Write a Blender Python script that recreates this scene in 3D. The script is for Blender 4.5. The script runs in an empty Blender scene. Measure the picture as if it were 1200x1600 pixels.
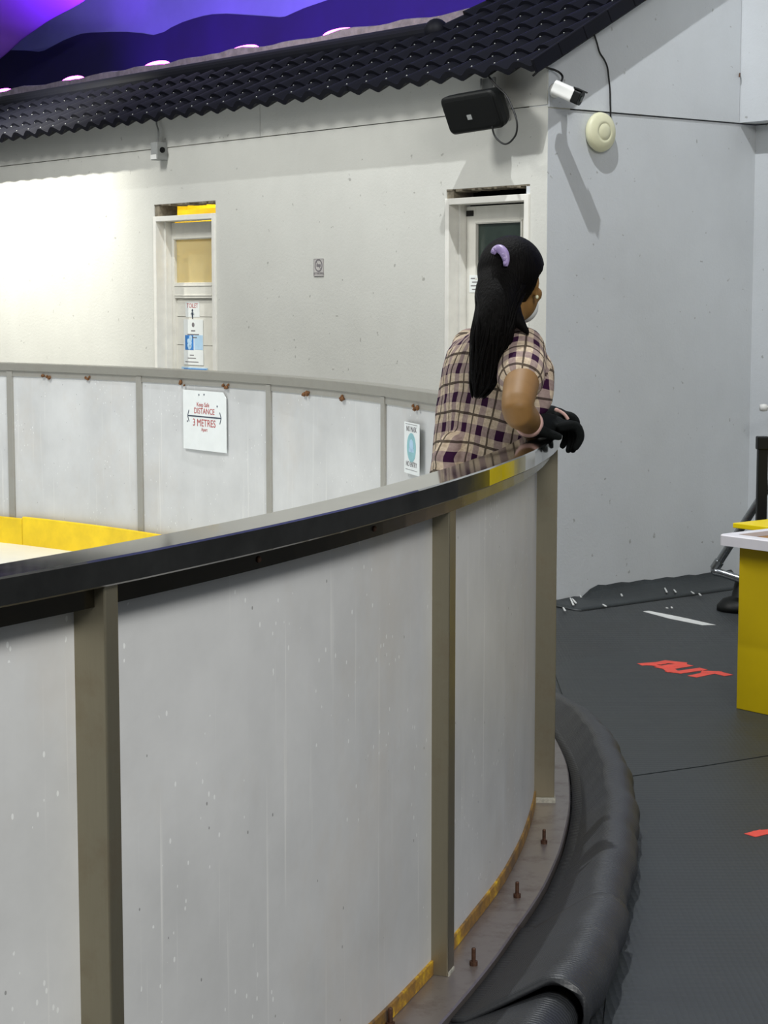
import bpy, bmesh, math, random
from mathutils import Vector, Matrix, Quaternion
random.seed(7)
R = math.radians
COL = bpy.context.scene.collection

# ------------------------------------------------------------------ camera model (1200 x 1600 frame)
FPX, HOR, EYE = 3000.0, 465.0, 1.615
PITCH = math.atan((800 - HOR) / FPX)

def ray(px, py):
    u = (px - 600) / FPX
    v = (800 - py) / FPX
    return Vector((u, math.cos(PITCH) + v * math.sin(PITCH), -math.sin(PITCH) + v * math.cos(PITCH)))

def on_z(px, py, z):
    d = ray(px, py)
    return Vector((0, 0, EYE)) + d * ((z - EYE) / d.z)

def at_y(px, py, y):
    d = ray(px, py)
    return Vector((0, 0, EYE)) + d * (y / d.y)

def on_plane(px, py, p, n):
    d = ray(px, py)
    o = Vector((0, 0, EYE))
    return o + d * ((Vector(p) - o).dot(n) / d.dot(n))

# ------------------------------------------------------------------ place frame
K = Vector((.845, 10.06, 0))                 # outer corner of the building
D1 = Vector((-.6244, .7811, 0)).normalized()  # along the door wall, away from the corner
D2 = Vector((.7811, .6244, 0)).normalized()   # along the gable wall, away from the corner
N1 = -D2                                      # door wall faces this way
N2 = -D1                                      # gable wall faces this way
UP = Vector((0, 0, 1))
C0 = Vector((-6.4, 6.4, 0))                   # centre of the rink's rounded end

def W1(s, z, o=0):
    return K + D1 * s + N1 * o + UP * z

def W2(s, z, o=0):
    return K + D2 * s + N2 * o + UP * z

def w1px(px, py, o=0):
    p = on_plane(px, py, K + N1 * o, N1)
    return (p - K).dot(D1), p.z

def w2px(px, py, o=0):
    p = on_plane(px, py, K + N2 * o, N2)
    return (p - K).dot(D2), p.z

# ------------------------------------------------------------------ materials
def lin(c):
    def f(v):
        v = v / 255.0
        return v / 12.92 if v <= .04045 else ((v + .055) / 1.055) ** 2.4
    return (f(c[0]), f(c[1]), f(c[2]), 1)

class NT:
    def __init__(s, name):
        s.m = bpy.data.materials.new(name)
        s.m.use_nodes = True
        s.t = s.m.node_tree
        s.b = s.t.nodes['Principled BSDF']
    def n(s, typ, **kw):
        nd = s.t.nodes.new(typ)
        for k, v in kw.items():
            setattr(nd, k, v)
        return nd
    def l(s, a, b):
        s.t.links.new(a, b)
    def mapping(s, scale=(1, 1, 1), coord='Object'):
        tc = s.n('ShaderNodeTexCoord')
        mp = s.n('ShaderNodeMapping')
        mp.inputs['Scale'].default_value = scale
        s.l(tc.outputs[coord], mp.inputs['Vector'])
        return mp.outputs['Vector']
    def noise(s, vec, scale, detail=4, rough=.6):
        nd = s.n('ShaderNodeTexNoise')
        nd.inputs['Scale'].default_value = scale
        nd.inputs['Detail'].default_value = detail
        nd.inputs['Roughness'].default_value = rough
        s.l(vec, nd.inputs['Vector'])
        return nd.outputs['Fac']
    def ramp(s, fac, stops):
        nd = s.n('ShaderNodeValToRGB')
        e = nd.color_ramp.elements
        while len(e) < len(stops):
            e.new(.5)
        for i, (p, c) in enumerate(stops):
            e[i].position = p
            e[i].color = c
        s.l(fac, nd.inputs['Fac'])
        return nd.outputs['Color']
    def mix(s, fac, a, b, blend='MIX'):
        nd = s.n('ShaderNodeMix', data_type='RGBA', blend_type=blend)
        for sock, v in ((nd.inputs[0], fac), (nd.inputs[6], a), (nd.inputs[7], b)):
            if isinstance(v, (int, float)):
                sock.default_value = v
            elif isinstance(v, tuple):
                sock.default_value = v
            else:
                s.l(v, sock)
        return nd.outputs[2]
    def math(s, op, a, b=None, c=None):
        nd = s.n('ShaderNodeMath', operation=op)
        for i, v in enumerate((a, b, c)):
            if v is None:
                continue
            if isinstance(v, (int, float)):
                nd.inputs[i].default_value = v
            else:
                s.l(v, nd.inputs[i])
        return nd.outputs[0]
    def bump(s, h, strength=.3, dist=.01):
        nd = s.n('ShaderNodeBump')
        nd.inputs['Strength'].default_value = strength
        nd.inputs['Distance'].default_value = dist
        s.l(h, nd.inputs['Height'])
        s.l(nd.outputs['Normal'], s.b.inputs['Normal'])
    def set(s, color=None, rough=None, metal=None, **kw):
        if color is not None:
            if isinstance(color, tuple):
                s.b.inputs['Base Color'].default_value = color
            else:
                s.l(color, s.b.inputs['Base Color'])
        if rough is not None:
            if isinstance(rough, (int, float)):
                s.b.inputs['Roughness'].default_value = rough
            else:
                s.l(rough, s.b.inputs['Roughness'])
        if metal is not None:
            s.b.inputs['Metallic'].default_value = metal
        for k, v in kw.items():
            s.b.inputs[k].default_value = v
        return s.m

def plain(name, c, rough=.5, metal=0, vary=.12, scale=14, bump=0, spec=.5):
    t = NT(name)
    v = t.mapping()
    f = t.noise(v, scale)
    a = tuple(x * (1 - vary) for x in lin(c)[:3]) + (1,)
    b = tuple(min(1, x * (1 + vary)) for x in lin(c)[:3]) + (1,)
    t.set(t.ramp(f, [(.3, a), (.7, b)]), rough, metal)
    t.b.inputs['Specular IOR Level'].default_value = spec
    if bump:
        t.bump(t.noise(v, scale * 6), bump, .004)
    return t.m

def mat_plaster(name, c, stain=.1):
    t = NT(name)
    v = t.mapping()
    big = t.noise(v, 1.3, 6, .62)
    col = t.ramp(big, [(.28, tuple(x * (1 - stain) for x in lin(c)[:3]) + (1,)), (.62, lin(c))])
    st = t.noise(t.mapping((3.2, 3.2, .35)), 1.0, 6, .6)
    col = t.mix(t.math('MULTIPLY', t.math('SMOOTH_MIN', st, .6, .1), .14), col, lin((150, 146, 130)))
    sp = t.noise(v, 23, 2, .5)
    col = t.mix(t.ramp(sp, [(.72, (0, 0, 0, 1)), (.76, (.5, .5, .5, 1))]), col, lin((120, 118, 110)))
    t.set(col, .75)
    t.bump(t.noise(v, 60, 5, .7), .25, .006)
    return t.m

def mat_panel(name, c):
    t = NT(name)
    v = t.mapping()
    base = t.ramp(t.noise(v, 2.2, 6, .6), [(.3, tuple(x * .80 for x in lin(c)[:3]) + (1,)), (.68, lin(c))])
    streak = t.noise(t.mapping((38, 38, .9)), 1.0, 3, .6)
    base = t.mix(t.ramp(streak, [(.63, (0, 0, 0, 1)), (.72, (.6, .6, .6, 1))]), base, lin((232, 232, 228)))
    blot = t.noise(t.mapping((1.6, 1.6, 1.1)), 1.0, 6, .7)
    base = t.mix(t.ramp(blot, [(.52, (0, 0, 0, 1)), (.8, (.5, .5, .5, 1))]), base, lin((196, 186, 172)))
    # small chips and nicks in the plastic
    vo = t.n('ShaderNodeTexVoronoi')
    vo.inputs['Scale'].default_value = 1
    vo.inputs['Randomness'].default_value = 1
    t.l(t.mapping((46, 46, 26)), vo.inputs['Vector'])
    chip = t.math('LESS_THAN', vo.outputs['Distance'], .13)
    gate = t.math('GREATER_THAN', t.noise(v, 3.6, 3, .6), .53)
    base = t.mix(t.math('MULTIPLY', t.math('MULTIPLY', chip, gate), .8), base, lin((236, 238, 236)))
    vo2 = t.n('ShaderNodeTexVoronoi')
    vo2.inputs['Scale'].default_value = 1
    t.l(t.mapping((19, 19, 13)), vo2.inputs['Vector'])
    nick = t.math('LESS_THAN', vo2.outputs['Distance'], .045)
    base = t.mix(t.math('MULTIPLY', nick, .55), base, lin((70, 68, 66)))
    t.set(base, .42)
    t.bump(t.noise(v, 40, 4, .6), .1, .003)
    return t.m

def mat_steel(name, c, rough, metal, stain=(90, 70, 40), amt=.25, brush=(1, 1, 60)):
    t = NT(name)
    v = t.mapping()
    f = t.noise(t.mapping(brush), 6, 3, .6)
    g = t.noise(v, 9, 6, .7)
    col = t.mix(t.math('MULTIPLY', t.ramp(g, [(.5, (0, 0, 0, 1)), (.8, (1, 1, 1, 1))]), amt), lin(c), lin(stain))
    col = t.mix(t.math('MULTIPLY', f, .22), col, tuple(x * .55 for x in lin(c)[:3]) + (1,))
    rr = t.math('ADD', t.math('MULTIPLY', g, .18), rough - .08)
    t.set(col, rr, metal)
    t.bump(f, .05, .002)
    return t.m

def mat_rubber(name, c, rough=.55, tread=70, strength=.5, ribs=0):
    t = NT(name)
    v = t.mapping()
    g = t.noise(v, 2.3, 6, .65)
    col = t.ramp(g, [(.3, tuple(x * .75 for x in lin(c)[:3]) + (1,)), (.7, tuple(x * 1.3 for x in lin(c)[:3]) + (1,))])
    dust = t.noise(v, 31, 3, .7)
    col = t.mix(t.ramp(dust, [(.66, (0, 0, 0, 1)), (.8, (.3, .3, .3, 1))]), col, lin((120, 112, 100)))
    t.set(col, t.math('ADD', t.math('MULTIPLY', g, .3), rough - .15))
    vo = t.n('ShaderNodeTexVoronoi')
    vo.inputs['Scale'].default_value = tread
    vo.inputs['Randomness'].default_value = .12
    t.l(t.mapping((1, .55, 1)), vo.inputs['Vector'])
    h = vo.outputs['Distance']
    if ribs:
        uv = t.n('ShaderNodeUVMap')
        w = t.n('ShaderNodeTexWave')
        w.inputs['Scale'].default_value = ribs
        w.inputs['Distortion'].default_value = .6
        t.l(uv.outputs['UV'], w.inputs['Vector'])
        h = t.math('ADD', t.math('MULTIPLY', h, .3), w.outputs['Fac'])
    t.bump(h, strength, .006)
    return t.m

def mat_plaid(name):
    """woven check: cream ground, wide violet bands crossing, thin dark lines between"""
    t = NT(name)
    uv = t.n('ShaderNodeUVMap')
    sep = t.n('ShaderNodeSeparateXYZ')
    t.l(uv.outputs['UV'], sep.inputs[0])
    nz = t.math('MULTIPLY', t.math('SUBTRACT', t.noise(uv.outputs['UV'], 9, 2), .5), .18)
    def bands(sock, period):
        ph = t.math('FRACT', t.math('ADD', t.math('DIVIDE', sock, period), nz))
        d = t.math('ABSOLUTE', t.math('SUBTRACT', ph, .5))
        wide = t.math('LESS_THAN', d, .17)
        thin = t.math('GREATER_THAN', d, .455)
        return wide, thin
    wu, tu = bands(sep.outputs[0], .070)
    wv, tv = bands(sep.outputs[1], .086)
    cream = t.ramp(t.noise(uv.outputs['UV'], 90, 2), [(.3, lin((186, 166, 142))), (.7, lin((220, 202, 178)))])
    col = t.mix(t.math('MULTIPLY', t.math('ADD', wu, wv), .52), cream, lin((98, 68, 100)))
    col = t.mix(t.math('MULTIPLY', wu, wv), col, lin((52, 22, 52)))
    col = t.mix(t.math('MULTIPLY', t.math('MAXIMUM', tu, tv), .85), col, lin((44, 32, 26)))
    t.set(col, .9)
    t.b.inputs['Specular IOR Level'].default_value = .15
    t.bump(t.noise(uv.outputs['UV'], 400, 2), .12, .002)
    return t.m

def emit(name, c, s):
    t = NT(name)
    t.set(lin(c), .5)
    t.b.inputs['Emission Color'].default_value = lin(c)
    t.b.inputs['Emission Strength'].default_value = s
    return t.m

M = {}
M['wall'] = mat_plaster('wall_paint', (212, 212, 205))
M['wall2'] = mat_plaster('gable_paint', (214, 218, 222))
M['stone'] = plain('broken_render', (120, 112, 96), .9, vary=.4, scale=30, bump=.6)
M['panel'] = mat_panel('barrier_plastic', (214, 215, 214))
def _rail():
    t = NT('polished_rail')
    v = t.mapping()
    g = t.noise(v, 7, 5, .65)
    t.set(t.ramp(g, [(.3, lin((138, 136, 132))), (.7, lin((172, 169, 164)))]), t.math('ADD', t.math('MULTIPLY', g, .10), .02), 1)
    return t.m
M['rail'] = _rail()
M['support'] = mat_steel('rail_shaded', (92, 88, 80), .22, 1, amt=.2, brush=(6, 6, 60))  # darker steel: shade under the near rail put into its colour
M['post'] = mat_steel('post_steel', (158, 151, 130), .40, .85, stain=(120, 84, 44), amt=.3, brush=(50, 50, 2))
M['farrail_lit'] = mat_steel('brushed_rail_lit', (158, 156, 147), .45, .35, amt=.15, brush=(6, 6, 60))  # paler copy of the rail, bright ice reflection put into its colour
M['farpost_lit'] = mat_steel('brushed_post_lit', (168, 166, 158), .45, .3, stain=(130, 104, 70), amt=.2, brush=(50, 50, 2))  # paler copy of the post steel, flood lighting put into its colour
M['plate'] = mat_steel('base_steel', (160, 152, 148), .36, .7, stain=(84, 58, 34), amt=.75, brush=(8, 8, 8))
M['kick'] = plain('yellow_kick_plastic', (244, 206, 22), .45, vary=.12, scale=6)
def _dk():
    t = NT('dirty_yellow_plastic')
    g = t.noise(t.mapping((5, 5, 5)), 1.6, 6, .7)
    t.set(t.ramp(g, [(.36, lin((226, 184, 20))), (.47, lin((158, 118, 44))), (.6, lin((104, 82, 52)))]), .5)
    return t.m
M['dirty_kick'] = _dk()
M['ice'] = plain('rink_ice', (236, 240, 242), .25, vary=.04, scale=3)
M['floor'] = mat_rubber('mat_rubber', (42, 46, 48), .5)
M['floor2'] = mat_rubber('sheet_rubber', (42, 47, 49), .5, tread=62, strength=.28)
M['roll'] = mat_rubber('rolled_rubber', (47, 49, 52), .48, tread=110, strength=.28, ribs=26)
M['tile'] = plain('navy_roof_tile', (5, 6, 17), .6, vary=.25, scale=8, spec=.2)
M['frame'] = plain('white_door_paint', (232, 230, 222), .45, vary=.05)
M['leaf'] = plain('white_door_panel', (226, 224, 214), .45, vary=.05)
M['pane_dark'] = plain('dark_glass', (52, 64, 58), .12, vary=.1)
M['black'] = plain('black_plastic', (12, 14, 13), .5, vary=.2, spec=.25)
M['grille'] = plain('speaker_grille', (8, 10, 9), .7, vary=.25, scale=120, bump=.4, spec=.2)
M['cable'] = plain('black_cable', (14, 14, 14), .5)
M['grey'] = plain('grey_plastic', (150, 152, 150), .5)
M['white'] = plain('white_plastic', (232, 232, 228), .4, vary=.03)
M['cream'] = plain('cream_plastic', (226, 224, 190), .45, vary=.04)
M['paper'] = plain('white_paper', (232, 236, 234), .7, vary=.03)
M['red_ink'] = plain('red_ink', (176, 64, 60), .7, vary=.1)
M['dark_ink'] = plain('dark_ink', (56, 66, 82), .7, vary=.1)
M['grey_ink'] = plain('grey_ink', (120, 116, 118), .7, vary=.1)
M['teal_ink'] = plain('teal_ink', (142, 190, 196), .7, vary=.12)
M['blue_ink'] = plain('blue_ink', (56, 128, 200), .7, vary=.12)
M['pale_blue'] = plain('pale_blue_ink', (176, 208, 232), .7, vary=.08)
M['yellow'] = plain('yellow_board', (214, 186, 0), .5, vary=.06, scale=4)
M['yellow2'] = plain('yellow_laminate', (240, 214, 0), .4, vary=.04, scale=4)
M['whitetop'] = plain('white_laminate', (226, 224, 230), .35, vary=.03)
M['wood'] = plain('brown_board', (150, 108, 52), .6, vary=.2, scale=20)
M['chrome'] = mat_steel('galvanised_tube', (168, 172, 176), .25, 1, amt=.15)
M['tape_white'] = plain('white_tape', (206, 208, 206), .6, vary=.08)
M['tape_red'] = plain('red_tape', (232, 78, 62), .55, vary=.1)
M['rust'] = plain('rusty_iron', (112, 74, 40), .85, vary=.5, scale=60, bump=.6)
M['bolt'] = plain('rusty_bolt', (92, 66, 52), .6, .6, vary=.4, scale=80)
M['weld'] = plain('weld_filler', (186, 184, 172), .8, vary=.3, scale=90, bump=.8)
M['yellowroom'] = plain('yellow_room_paint', (250, 208, 20), .7, vary=.06)
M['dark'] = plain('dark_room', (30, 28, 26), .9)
M['mural_sky'] = plain('mural_sky_paint', (112, 118, 178), .8, vary=.06, scale=3)
M['mural_hill'] = plain('mural_hill_paint', (18, 9, 74), .85, vary=.15, scale=2)
M['drape'] = plain('tent_fabric', (150, 92, 236), .7, vary=.05, scale=2)
M['ledge'] = plain('rough_ledge', (128, 120, 132), .9, vary=.3, scale=12, bump=.7)
M['skin'] = plain('skin', (136, 100, 52), .6, vary=.07, scale=20)
M['hair'] = None
M['lilac'] = plain('lilac_clip', (158, 140, 186), .4, vary=.15, scale=60)
M['plaid'] = mat_plaid('plaid_cotton')
M['trouser'] = plain('dark_denim', (32, 34, 44), .85)
M['glove'] = plain('black_knit_glove', (16, 20, 20), .9, vary=.35, scale=150, bump=.7, spec=.2)
M['cuff'] = plain('pink_cuff', (206, 168, 158), .85)
M['boot'] = plain('skate_boot', (40, 44, 58), .5)
M['led'] = emit('led_glow', (255, 90, 255), 9)

_h = NT('black_hair')
_hv = _h.noise(_h.mapping((60, 60, 4)), 3, 4, .6)
_h.set(_h.ramp(_hv, [(.3, lin((3, 2, 2))), (.7, lin((11, 9, 8)))]), .6)
_h.b.inputs['Specular IOR Level'].default_value = .08
_h.bump(_hv, .6, .006)
M['hair'] = _h.m

def _frost():
    t = NT('frosted_glass')
    tr = t.n('ShaderNodeBsdfTranslucent')
    tr.inputs['Color'].default_value = lin((240, 232, 196))
    t.set(lin((222, 212, 168)), .35)
    mx = t.n('ShaderNodeMixShader')
    mx.inputs[0].default_value = .5
    t.l(t.b.outputs[0], mx.inputs[1])
    t.l(tr.outputs[0], mx.inputs[2])
    t.l(mx.outputs[0], t.t.nodes['Material Output'].inputs['Surface'])
    t.bump(t.noise(t.mapping(), 90, 3), .3, .003)
    return t.m
M['frost'] = _frost()

# ------------------------------------------------------------------ object helpers
def obj(name, bm, mat, parent=None, smooth=False, recalc=True):
    if isinstance(bm, bmesh.types.BMesh):
        if recalc:
            bmesh.ops.recalc_face_normals(bm, faces=bm.faces[:])
        me = bpy.data.meshes.new(name)
        bm.to_mesh(me)
        bm.free()
    else:
        me = bm
    if smooth:
        for p in me.polygons:
            p.use_smooth = True
    me.materials.clear()
    me.materials.append(mat)
    o = bpy.data.objects.new(name, me)
    COL.objects.link(o)
    if parent:
        o.parent = parent
        if parent.type == 'EMPTY':
            o.matrix_parent_inverse = Matrix.Translation(parent.location).inverted()
    return o

def tag(o, label, cat, group=None, kind=None):
    o['label'] = label
    o['category'] = cat
    if group:
        o['group'] = group
    if kind:
        o['kind'] = kind
    return o

def thing(name, label, cat, loc, group=None):
    o = bpy.data.objects.new(name, None)
    o.empty_display_size = .1
    COL.objects.link(o)
    o.location = loc
    return tag(o, label, cat, group)

def struct(name, bm, mat, label=None, parent=None, smooth=False, cat=None):
    o = obj(name, bm, mat, parent, smooth)
    o['kind'] = 'structure'
    if label:
        o['label'] = label
    if cat:
        o['category'] = cat
    return o

def B():
    return bmesh.new()

def box(bm, o, ax, ay, az, bev=0, seg=2):
    """box from corner o spanned by three vectors"""
    o, ax, ay, az = Vector(o), Vector(ax), Vector(ay), Vector(az)
    t = bmesh.new()
    vs = [t.verts.new(o + ax * i + ay * j + az * k) for i in (0, 1) for j in (0, 1) for k in (0, 1)]
    for f in ((0, 1, 3, 2), (4, 6, 7, 5), (0, 4, 5, 1), (2, 3, 7, 6), (0, 2, 6, 4), (1, 5, 7, 3)):
        t.faces.new([vs[i] for i in f])
    if bev:
        bmesh.ops.bevel(t, geom=t.edges[:], offset=bev, segments=seg, affect='EDGES', profile=.6)
    join(bm, t)
    return bm

def join(bm, t):
    me = bpy.data.meshes.new('tmp')
    t.to_mesh(me)
    t.free()
    bm.from_mesh(me)
    bpy.data.meshes.remove(me)

def b1(bm, s0, s1, z0, z1, o0, o1, bev=0):
    """box in the door wall's frame"""
    return box(bm, W1(s0, z0, o0), D1 * (s1 - s0), UP * (z1 - z0), N1 * (o1 - o0), bev)

def b2(bm, s0, s1, z0, z1, o0, o1, bev=0):
    return box(bm, W2(s0, z0, o0), D2 * (s1 - s0), UP * (z1 - z0), N2 * (o1 - o0), bev)

def tube(bm, pts, r, n=10, closed=False):
    pts = [Vector(p) for p in pts]
    rs = r if isinstance(r, (list, tuple)) else [r] * len(pts)
    rings = []
    ref = None
    for i, p in enumerate(pts):
        a = pts[max(i - 1, 0)]
        b = pts[min(i + 1, len(pts) - 1)]
        t = (b - a).normalized()
        if ref is None:
            ref = t.orthogonal().normalized()
        ref = (ref - t * ref.dot(t)).normalized()
        w = t.cross(ref)
        rings.append([bm.verts.new(p + (ref * math.cos(2 * math.pi * k / n) + w * math.sin(2 * math.pi * k / n)) * rs[i]) for k in range(n)])
    for a, b in zip(rings, rings[1:]):
        for k in range(n):
            bm.faces.new((a[k], a[(k + 1) % n], b[(k + 1) % n], b[k]))
    bm.faces.new(rings[0][::-1])
    bm.faces.new(rings[-1])
    return bm

def smooth_path(pts, sub=6):
    pts = [Vector(p) for p in pts]
    out = []
    for i in range(len(pts) - 1):
        p0, p1, p2, p3 = pts[max(i - 1, 0)], pts[i], pts[i + 1], pts[min(i + 2, len(pts) - 1)]
        for k in range(sub):
            t = k / sub
            out.append(.5 * ((2 * p1) + (p2 - p0) * t + (2 * p0 - 5 * p1 + 4 * p2 - p3) * t * t + (3 * p1 - p0 - 3 * p2 + p3) * t ** 3))
    out.append(pts[-1])
    return out

def lathe(bm, prof, c, ax, n=32):
    """prof: list of (radius, height) along axis ax from c"""
    ax = Vector(ax).normalized()
    u = ax.orthogonal().normalized()
    w = ax.cross(u)
    rings = []
    for r, h in prof:
        rings.append([bm.verts.new(Vector(c) + ax * h + (u * math.cos(2 * math.pi * k / n) + w * math.sin(2 * math.pi * k / n)) * max(r, 1e-4)) for k in range(n)])
    for a, b in zip(rings, rings[1:]):
        for k in range(n):
            bm.faces.new((a[k], a[(k + 1) % n], b[(k + 1) % n], b[k]))
    bm.faces.new(rings[0][::-1])
    bm.faces.new(rings[-1])
    return bm

def prism(bm, pts, ext):
    ext = Vector(ext)
    a = [bm.verts.new(Vector(p)) for p in pts]
    b = [bm.verts.new(Vector(p) + ext) for p in pts]
    bm.faces.new(a)
    bm.faces.new(b[::-1])
    n = len(a)
    for i in range(n):
        bm.faces.new((a[i], b[i], b[(i + 1) % n], a[(i + 1) % n]))
    return bm

def loft(bm, rings, cap=True):
    vr = [[bm.verts.new(Vector(p)) for p in r] for r in rings]
    n = len(vr[0])
    for a, b in zip(vr, vr[1:]):
        for k in range(n):
            bm.faces.new((a[k], a[(k + 1) % n], b[(k + 1) % n], b[k]))
    if cap:
        bm.faces.new(vr[0][::-1])
        bm.faces.new(vr[-1])
    return bm

def text_bm(s, size, o, ux, uy, depth=.0006, align='CENTER'):
    """flat lettering as mesh: baseline centre at o, ux to the right, uy up"""
    cu = bpy.data.curves.new('lettering', 'FONT')
    cu.body = s
    cu.size = size
    cu.align_x = align
    cu.extrude = depth / 2
    cu.resolution_u = 3
    ob = bpy.data.objects.new('lettering', cu)
    COL.objects.link(ob)
    bpy.context.view_layer.update()
    dg = bpy.context.evaluated_depsgraph_get()
    me = bpy.data.meshes.new_from_object(ob.evaluated_get(dg))
    bpy.data.objects.remove(ob)
    ux, uy = Vector(ux).normalized(), Vector(uy).normalized()
    un = ux.cross(uy)
    for v in me.vertices:
        v.co = Vector(o) + ux * v.co.x + uy * v.co.y + un * (v.co.z + depth / 2)
    bm = bmesh.new()
    bm.from_mesh(me)
    bpy.data.meshes.remove(me)
    return bm

def remesh(bm, voxel, smooth_it=4, factor=.5):
    me = bpy.data.meshes.new('tmp')
    bm.to_mesh(me)
    bm.free()
    ob = bpy.data.objects.new('tmp', me)
    COL.objects.link(ob)
    m = ob.modifiers.new('r', 'REMESH')
    m.mode = 'VOXEL'
    m.voxel_size = voxel
    if smooth_it:
        s = ob.modifiers.new('s', 'SMOOTH')
        s.iterations = smooth_it
        s.factor = factor
    bpy.context.view_layer.update()
    dg = bpy.context.evaluated_depsgraph_get()
    out = bpy.data.meshes.new_from_object(ob.evaluated_get(dg))
    bpy.data.objects.remove(ob)
    bpy.data.meshes.remove(me)
    return out

# ================================================================== FLOOR, MATS
bm = B()
box(bm, (-30, -8, -.1), (75, 0, 0), (0, 48, 0), (0, 0, .1))
struct('floor', bm, M['floor'])

# three overlapping rubber sheets on the floor outside the rink
def sheet(poly, z0, z1, name, label, m):
    bm = B()
    prism(bm, [(x, y, z0) for x, y in poly], (0, 0, z1 - z0))
    o = obj(name, bm, m)
    return tag(o, label, 'mat')
# seam line 1 runs (.80,8.41)-(1.17,8.66)-(1.66,8.94); seam 2 runs (.845,6.36)-(1.36,6.65)
sheet([(.74, 8.37), (.98, 8.55), (1.17, 8.665), (1.42, 8.80), (1.66, 8.94), (3.2, 9.82), (4.4, 8.3), (2.2, 7.1), (1.36, 6.655), (1.1, 6.50), (.70, 6.29), (.72, 7.2)],
      0, .006, 'rubber_mat', 'dark rubber mat sheet carrying the red OUT lettering', M['floor2'])
sheet([(.70, 6.278), (1.1, 6.488), (1.36, 6.643), (2.2, 7.088), (4.4, 8.28), (6.5, 4.5), (2.2, .2), (.2, 1.2), (.35, 3.2), (.62, 5)],
      0, .006, 'rubber_mat', 'dark rubber mat sheet nearest the camera beside the rolled mats', M['floor2'])
# strip of mat lapping up against the foot of the gable wall
bm = B()
rows = []
for i in range(26):
    s = -.02 + i * 1.5 / 25
    lift = .004 if s < .3 else min(.05, (s - .3) * .9) * (1 - .25 * min(1, max(0, (s - .5) / .8)))
    lift += .004 * math.sin(i * 2.1)
    rows.append([W2(s, .001, .30), W2(s, .006, .22), W2(s, .010 + lift * .15, .10), W2(s, .012 + lift * .55, .03), W2(s, .014 + lift, .006),
                 W2(s, .006 + lift, .003), W2(s, 0, .004)])
loft(bm, rows)
tag(obj('rubber_mat', bm, M['floor2'], smooth=True), 'dark rubber strip curling up along the foot of the grey gable wall', 'mat')

# ================================================================== ICE AND RINK BARRIER
ICE = .10
bm = B()
n = 128
prism(bm, [C0 + Vector((6.812 * math.cos(2 * math.pi * k / n), 6.812 * math.sin(2 * math.pi * k / n), .02)) for k in range(n)], (0, 0, ICE - .02))
struct('ice_floor', bm, M['ice'])

TAB = [(-75, 0), (-32, 0), (-25, 0), (-19, .003), (-15, .010), (-11, .032), (-8, .045), (-4, .062), (0, .078), (4, .08), (10, .05), (18, 0), (120, 0)]
def bulge(th):
    for (a, x), (b, y) in zip(TAB, TAB[1:]):
        if a <= th <= b:
            t = (th - a) / (b - a)
            # cubic through neighbours keeps the line fair
            return x + (y - x) * (t * t * (3 - 2 * t) * .35 + t * .65)
    return 0.0

def P(th, r, z):
    rr = r + bulge(th)
    return C0 + Vector((rr * math.cos(R(th)), rr * math.sin(R(th)), z))

def sweep(bm, prof, t0, t1, step, jit=0):
    n = max(2, int(round((t1 - t0) / step)) + 1)
    rings = []
    for i in range(n):
        th = t0 + (t1 - t0) * i / (n - 1)
        j = random.uniform(-jit, jit)
        rings.append([P(th, r + j, z) for r, z in prof])
    return loft(bm, rings)

def rect(r0, r1, z0, z1, c=0):
    if not c:
        return [(r0, z0), (r1, z0), (r1, z1), (r0, z1)]
    return [(r0, z0), (r1 - c, z0), (r1, z0 + c), (r1, z1 - c), (r1 - c, z1), (r0 + c, z1), (r0, z1 - c)]

T0, T1 = -62, 118
barrier = thing('rink_barrier', 'curved white panelled ice rink barrier with steel rail and posts', 'barrier', P(-17, 6.85, 0))
bm = B(); sweep(bm, rect(6.802, 6.902, 1.170, 1.215, .003), 13.5, T1, 1.12, .0005)
obj('top_rail', bm, M['farrail_lit'], barrier)['label'] = 'brushed top rail of the far side, ice glare put into its grey'
bm = B(); sweep(bm, rect(6.802, 6.902, 1.170, 1.215, .003), T0, 13.45, 1.12, .0011)
rail = obj('top_rail', bm, M['rail'], barrier)
rail['label'] = 'faceted polished steel top rail'
bm = B(); sweep(bm, rect(6.812, 6.872, 1.135, 1.169), 13.5, T1, 1.12)
obj('support_rail', bm, M['farpost_lit'], barrier)
bm = B(); sweep(bm, rect(6.812, 6.872, 1.135, 1.169), T0, 13.45, 1.12)
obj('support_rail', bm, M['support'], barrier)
bm = B(); sweep(bm, rect(6.79, 6.942, .0, .05, .004), T0, T1, .8)
base = obj('base_plate', bm, M['plate'], barrier)
POSTS = [(-56, 0), (-43, 1), (-29.9, 0), (-17.52, 1), (-4.4, 0), (8.2, 1), (20.1, 0), (31.6, 0), (42.85, 0), (53.05, 0), (64, 0), (75, 0), (86, 0), (97, 0), (108, 0)]
def radial_box(bm, th, r0, r1, z0, z1, w, bev=.003):
    p = P(th, r0, z0)
    e = Vector((math.cos(R(th)), math.sin(R(th)), 0))
    t = Vector((-e.y, e.x, 0))
    return box(bm, p - t * (w / 2), e * (r1 - r0), t * w, UP * (z1 - z0), bev)
for th, kind in POSTS:
    bm = B()
    if kind:
        radial_box(bm, th, 6.806, 6.870, .05, 1.169, .056)
    else:
        radial_box(bm, th, 6.806, 6.892, .05, 1.169, .034 if th < 0 else .05)
    po = obj('post', bm, M['post'] if th < 14 else M['farpost_lit'], barrier)
    bm = B()                                         # filler of weld round the post foot
    rr = 6.872 if kind else 6.896
    pts = []
    p = P(th, 6.832, .05); e = Vector((math.cos(R(th)), math.sin(R(th)), 0)); t = Vector((-e.y, e.x, 0))
    radial_box(bm, th, 6.832, rr, .046, .060 if kind else .066, .05, .004)
    obj('weld', bm, M['weld'], po)
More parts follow.
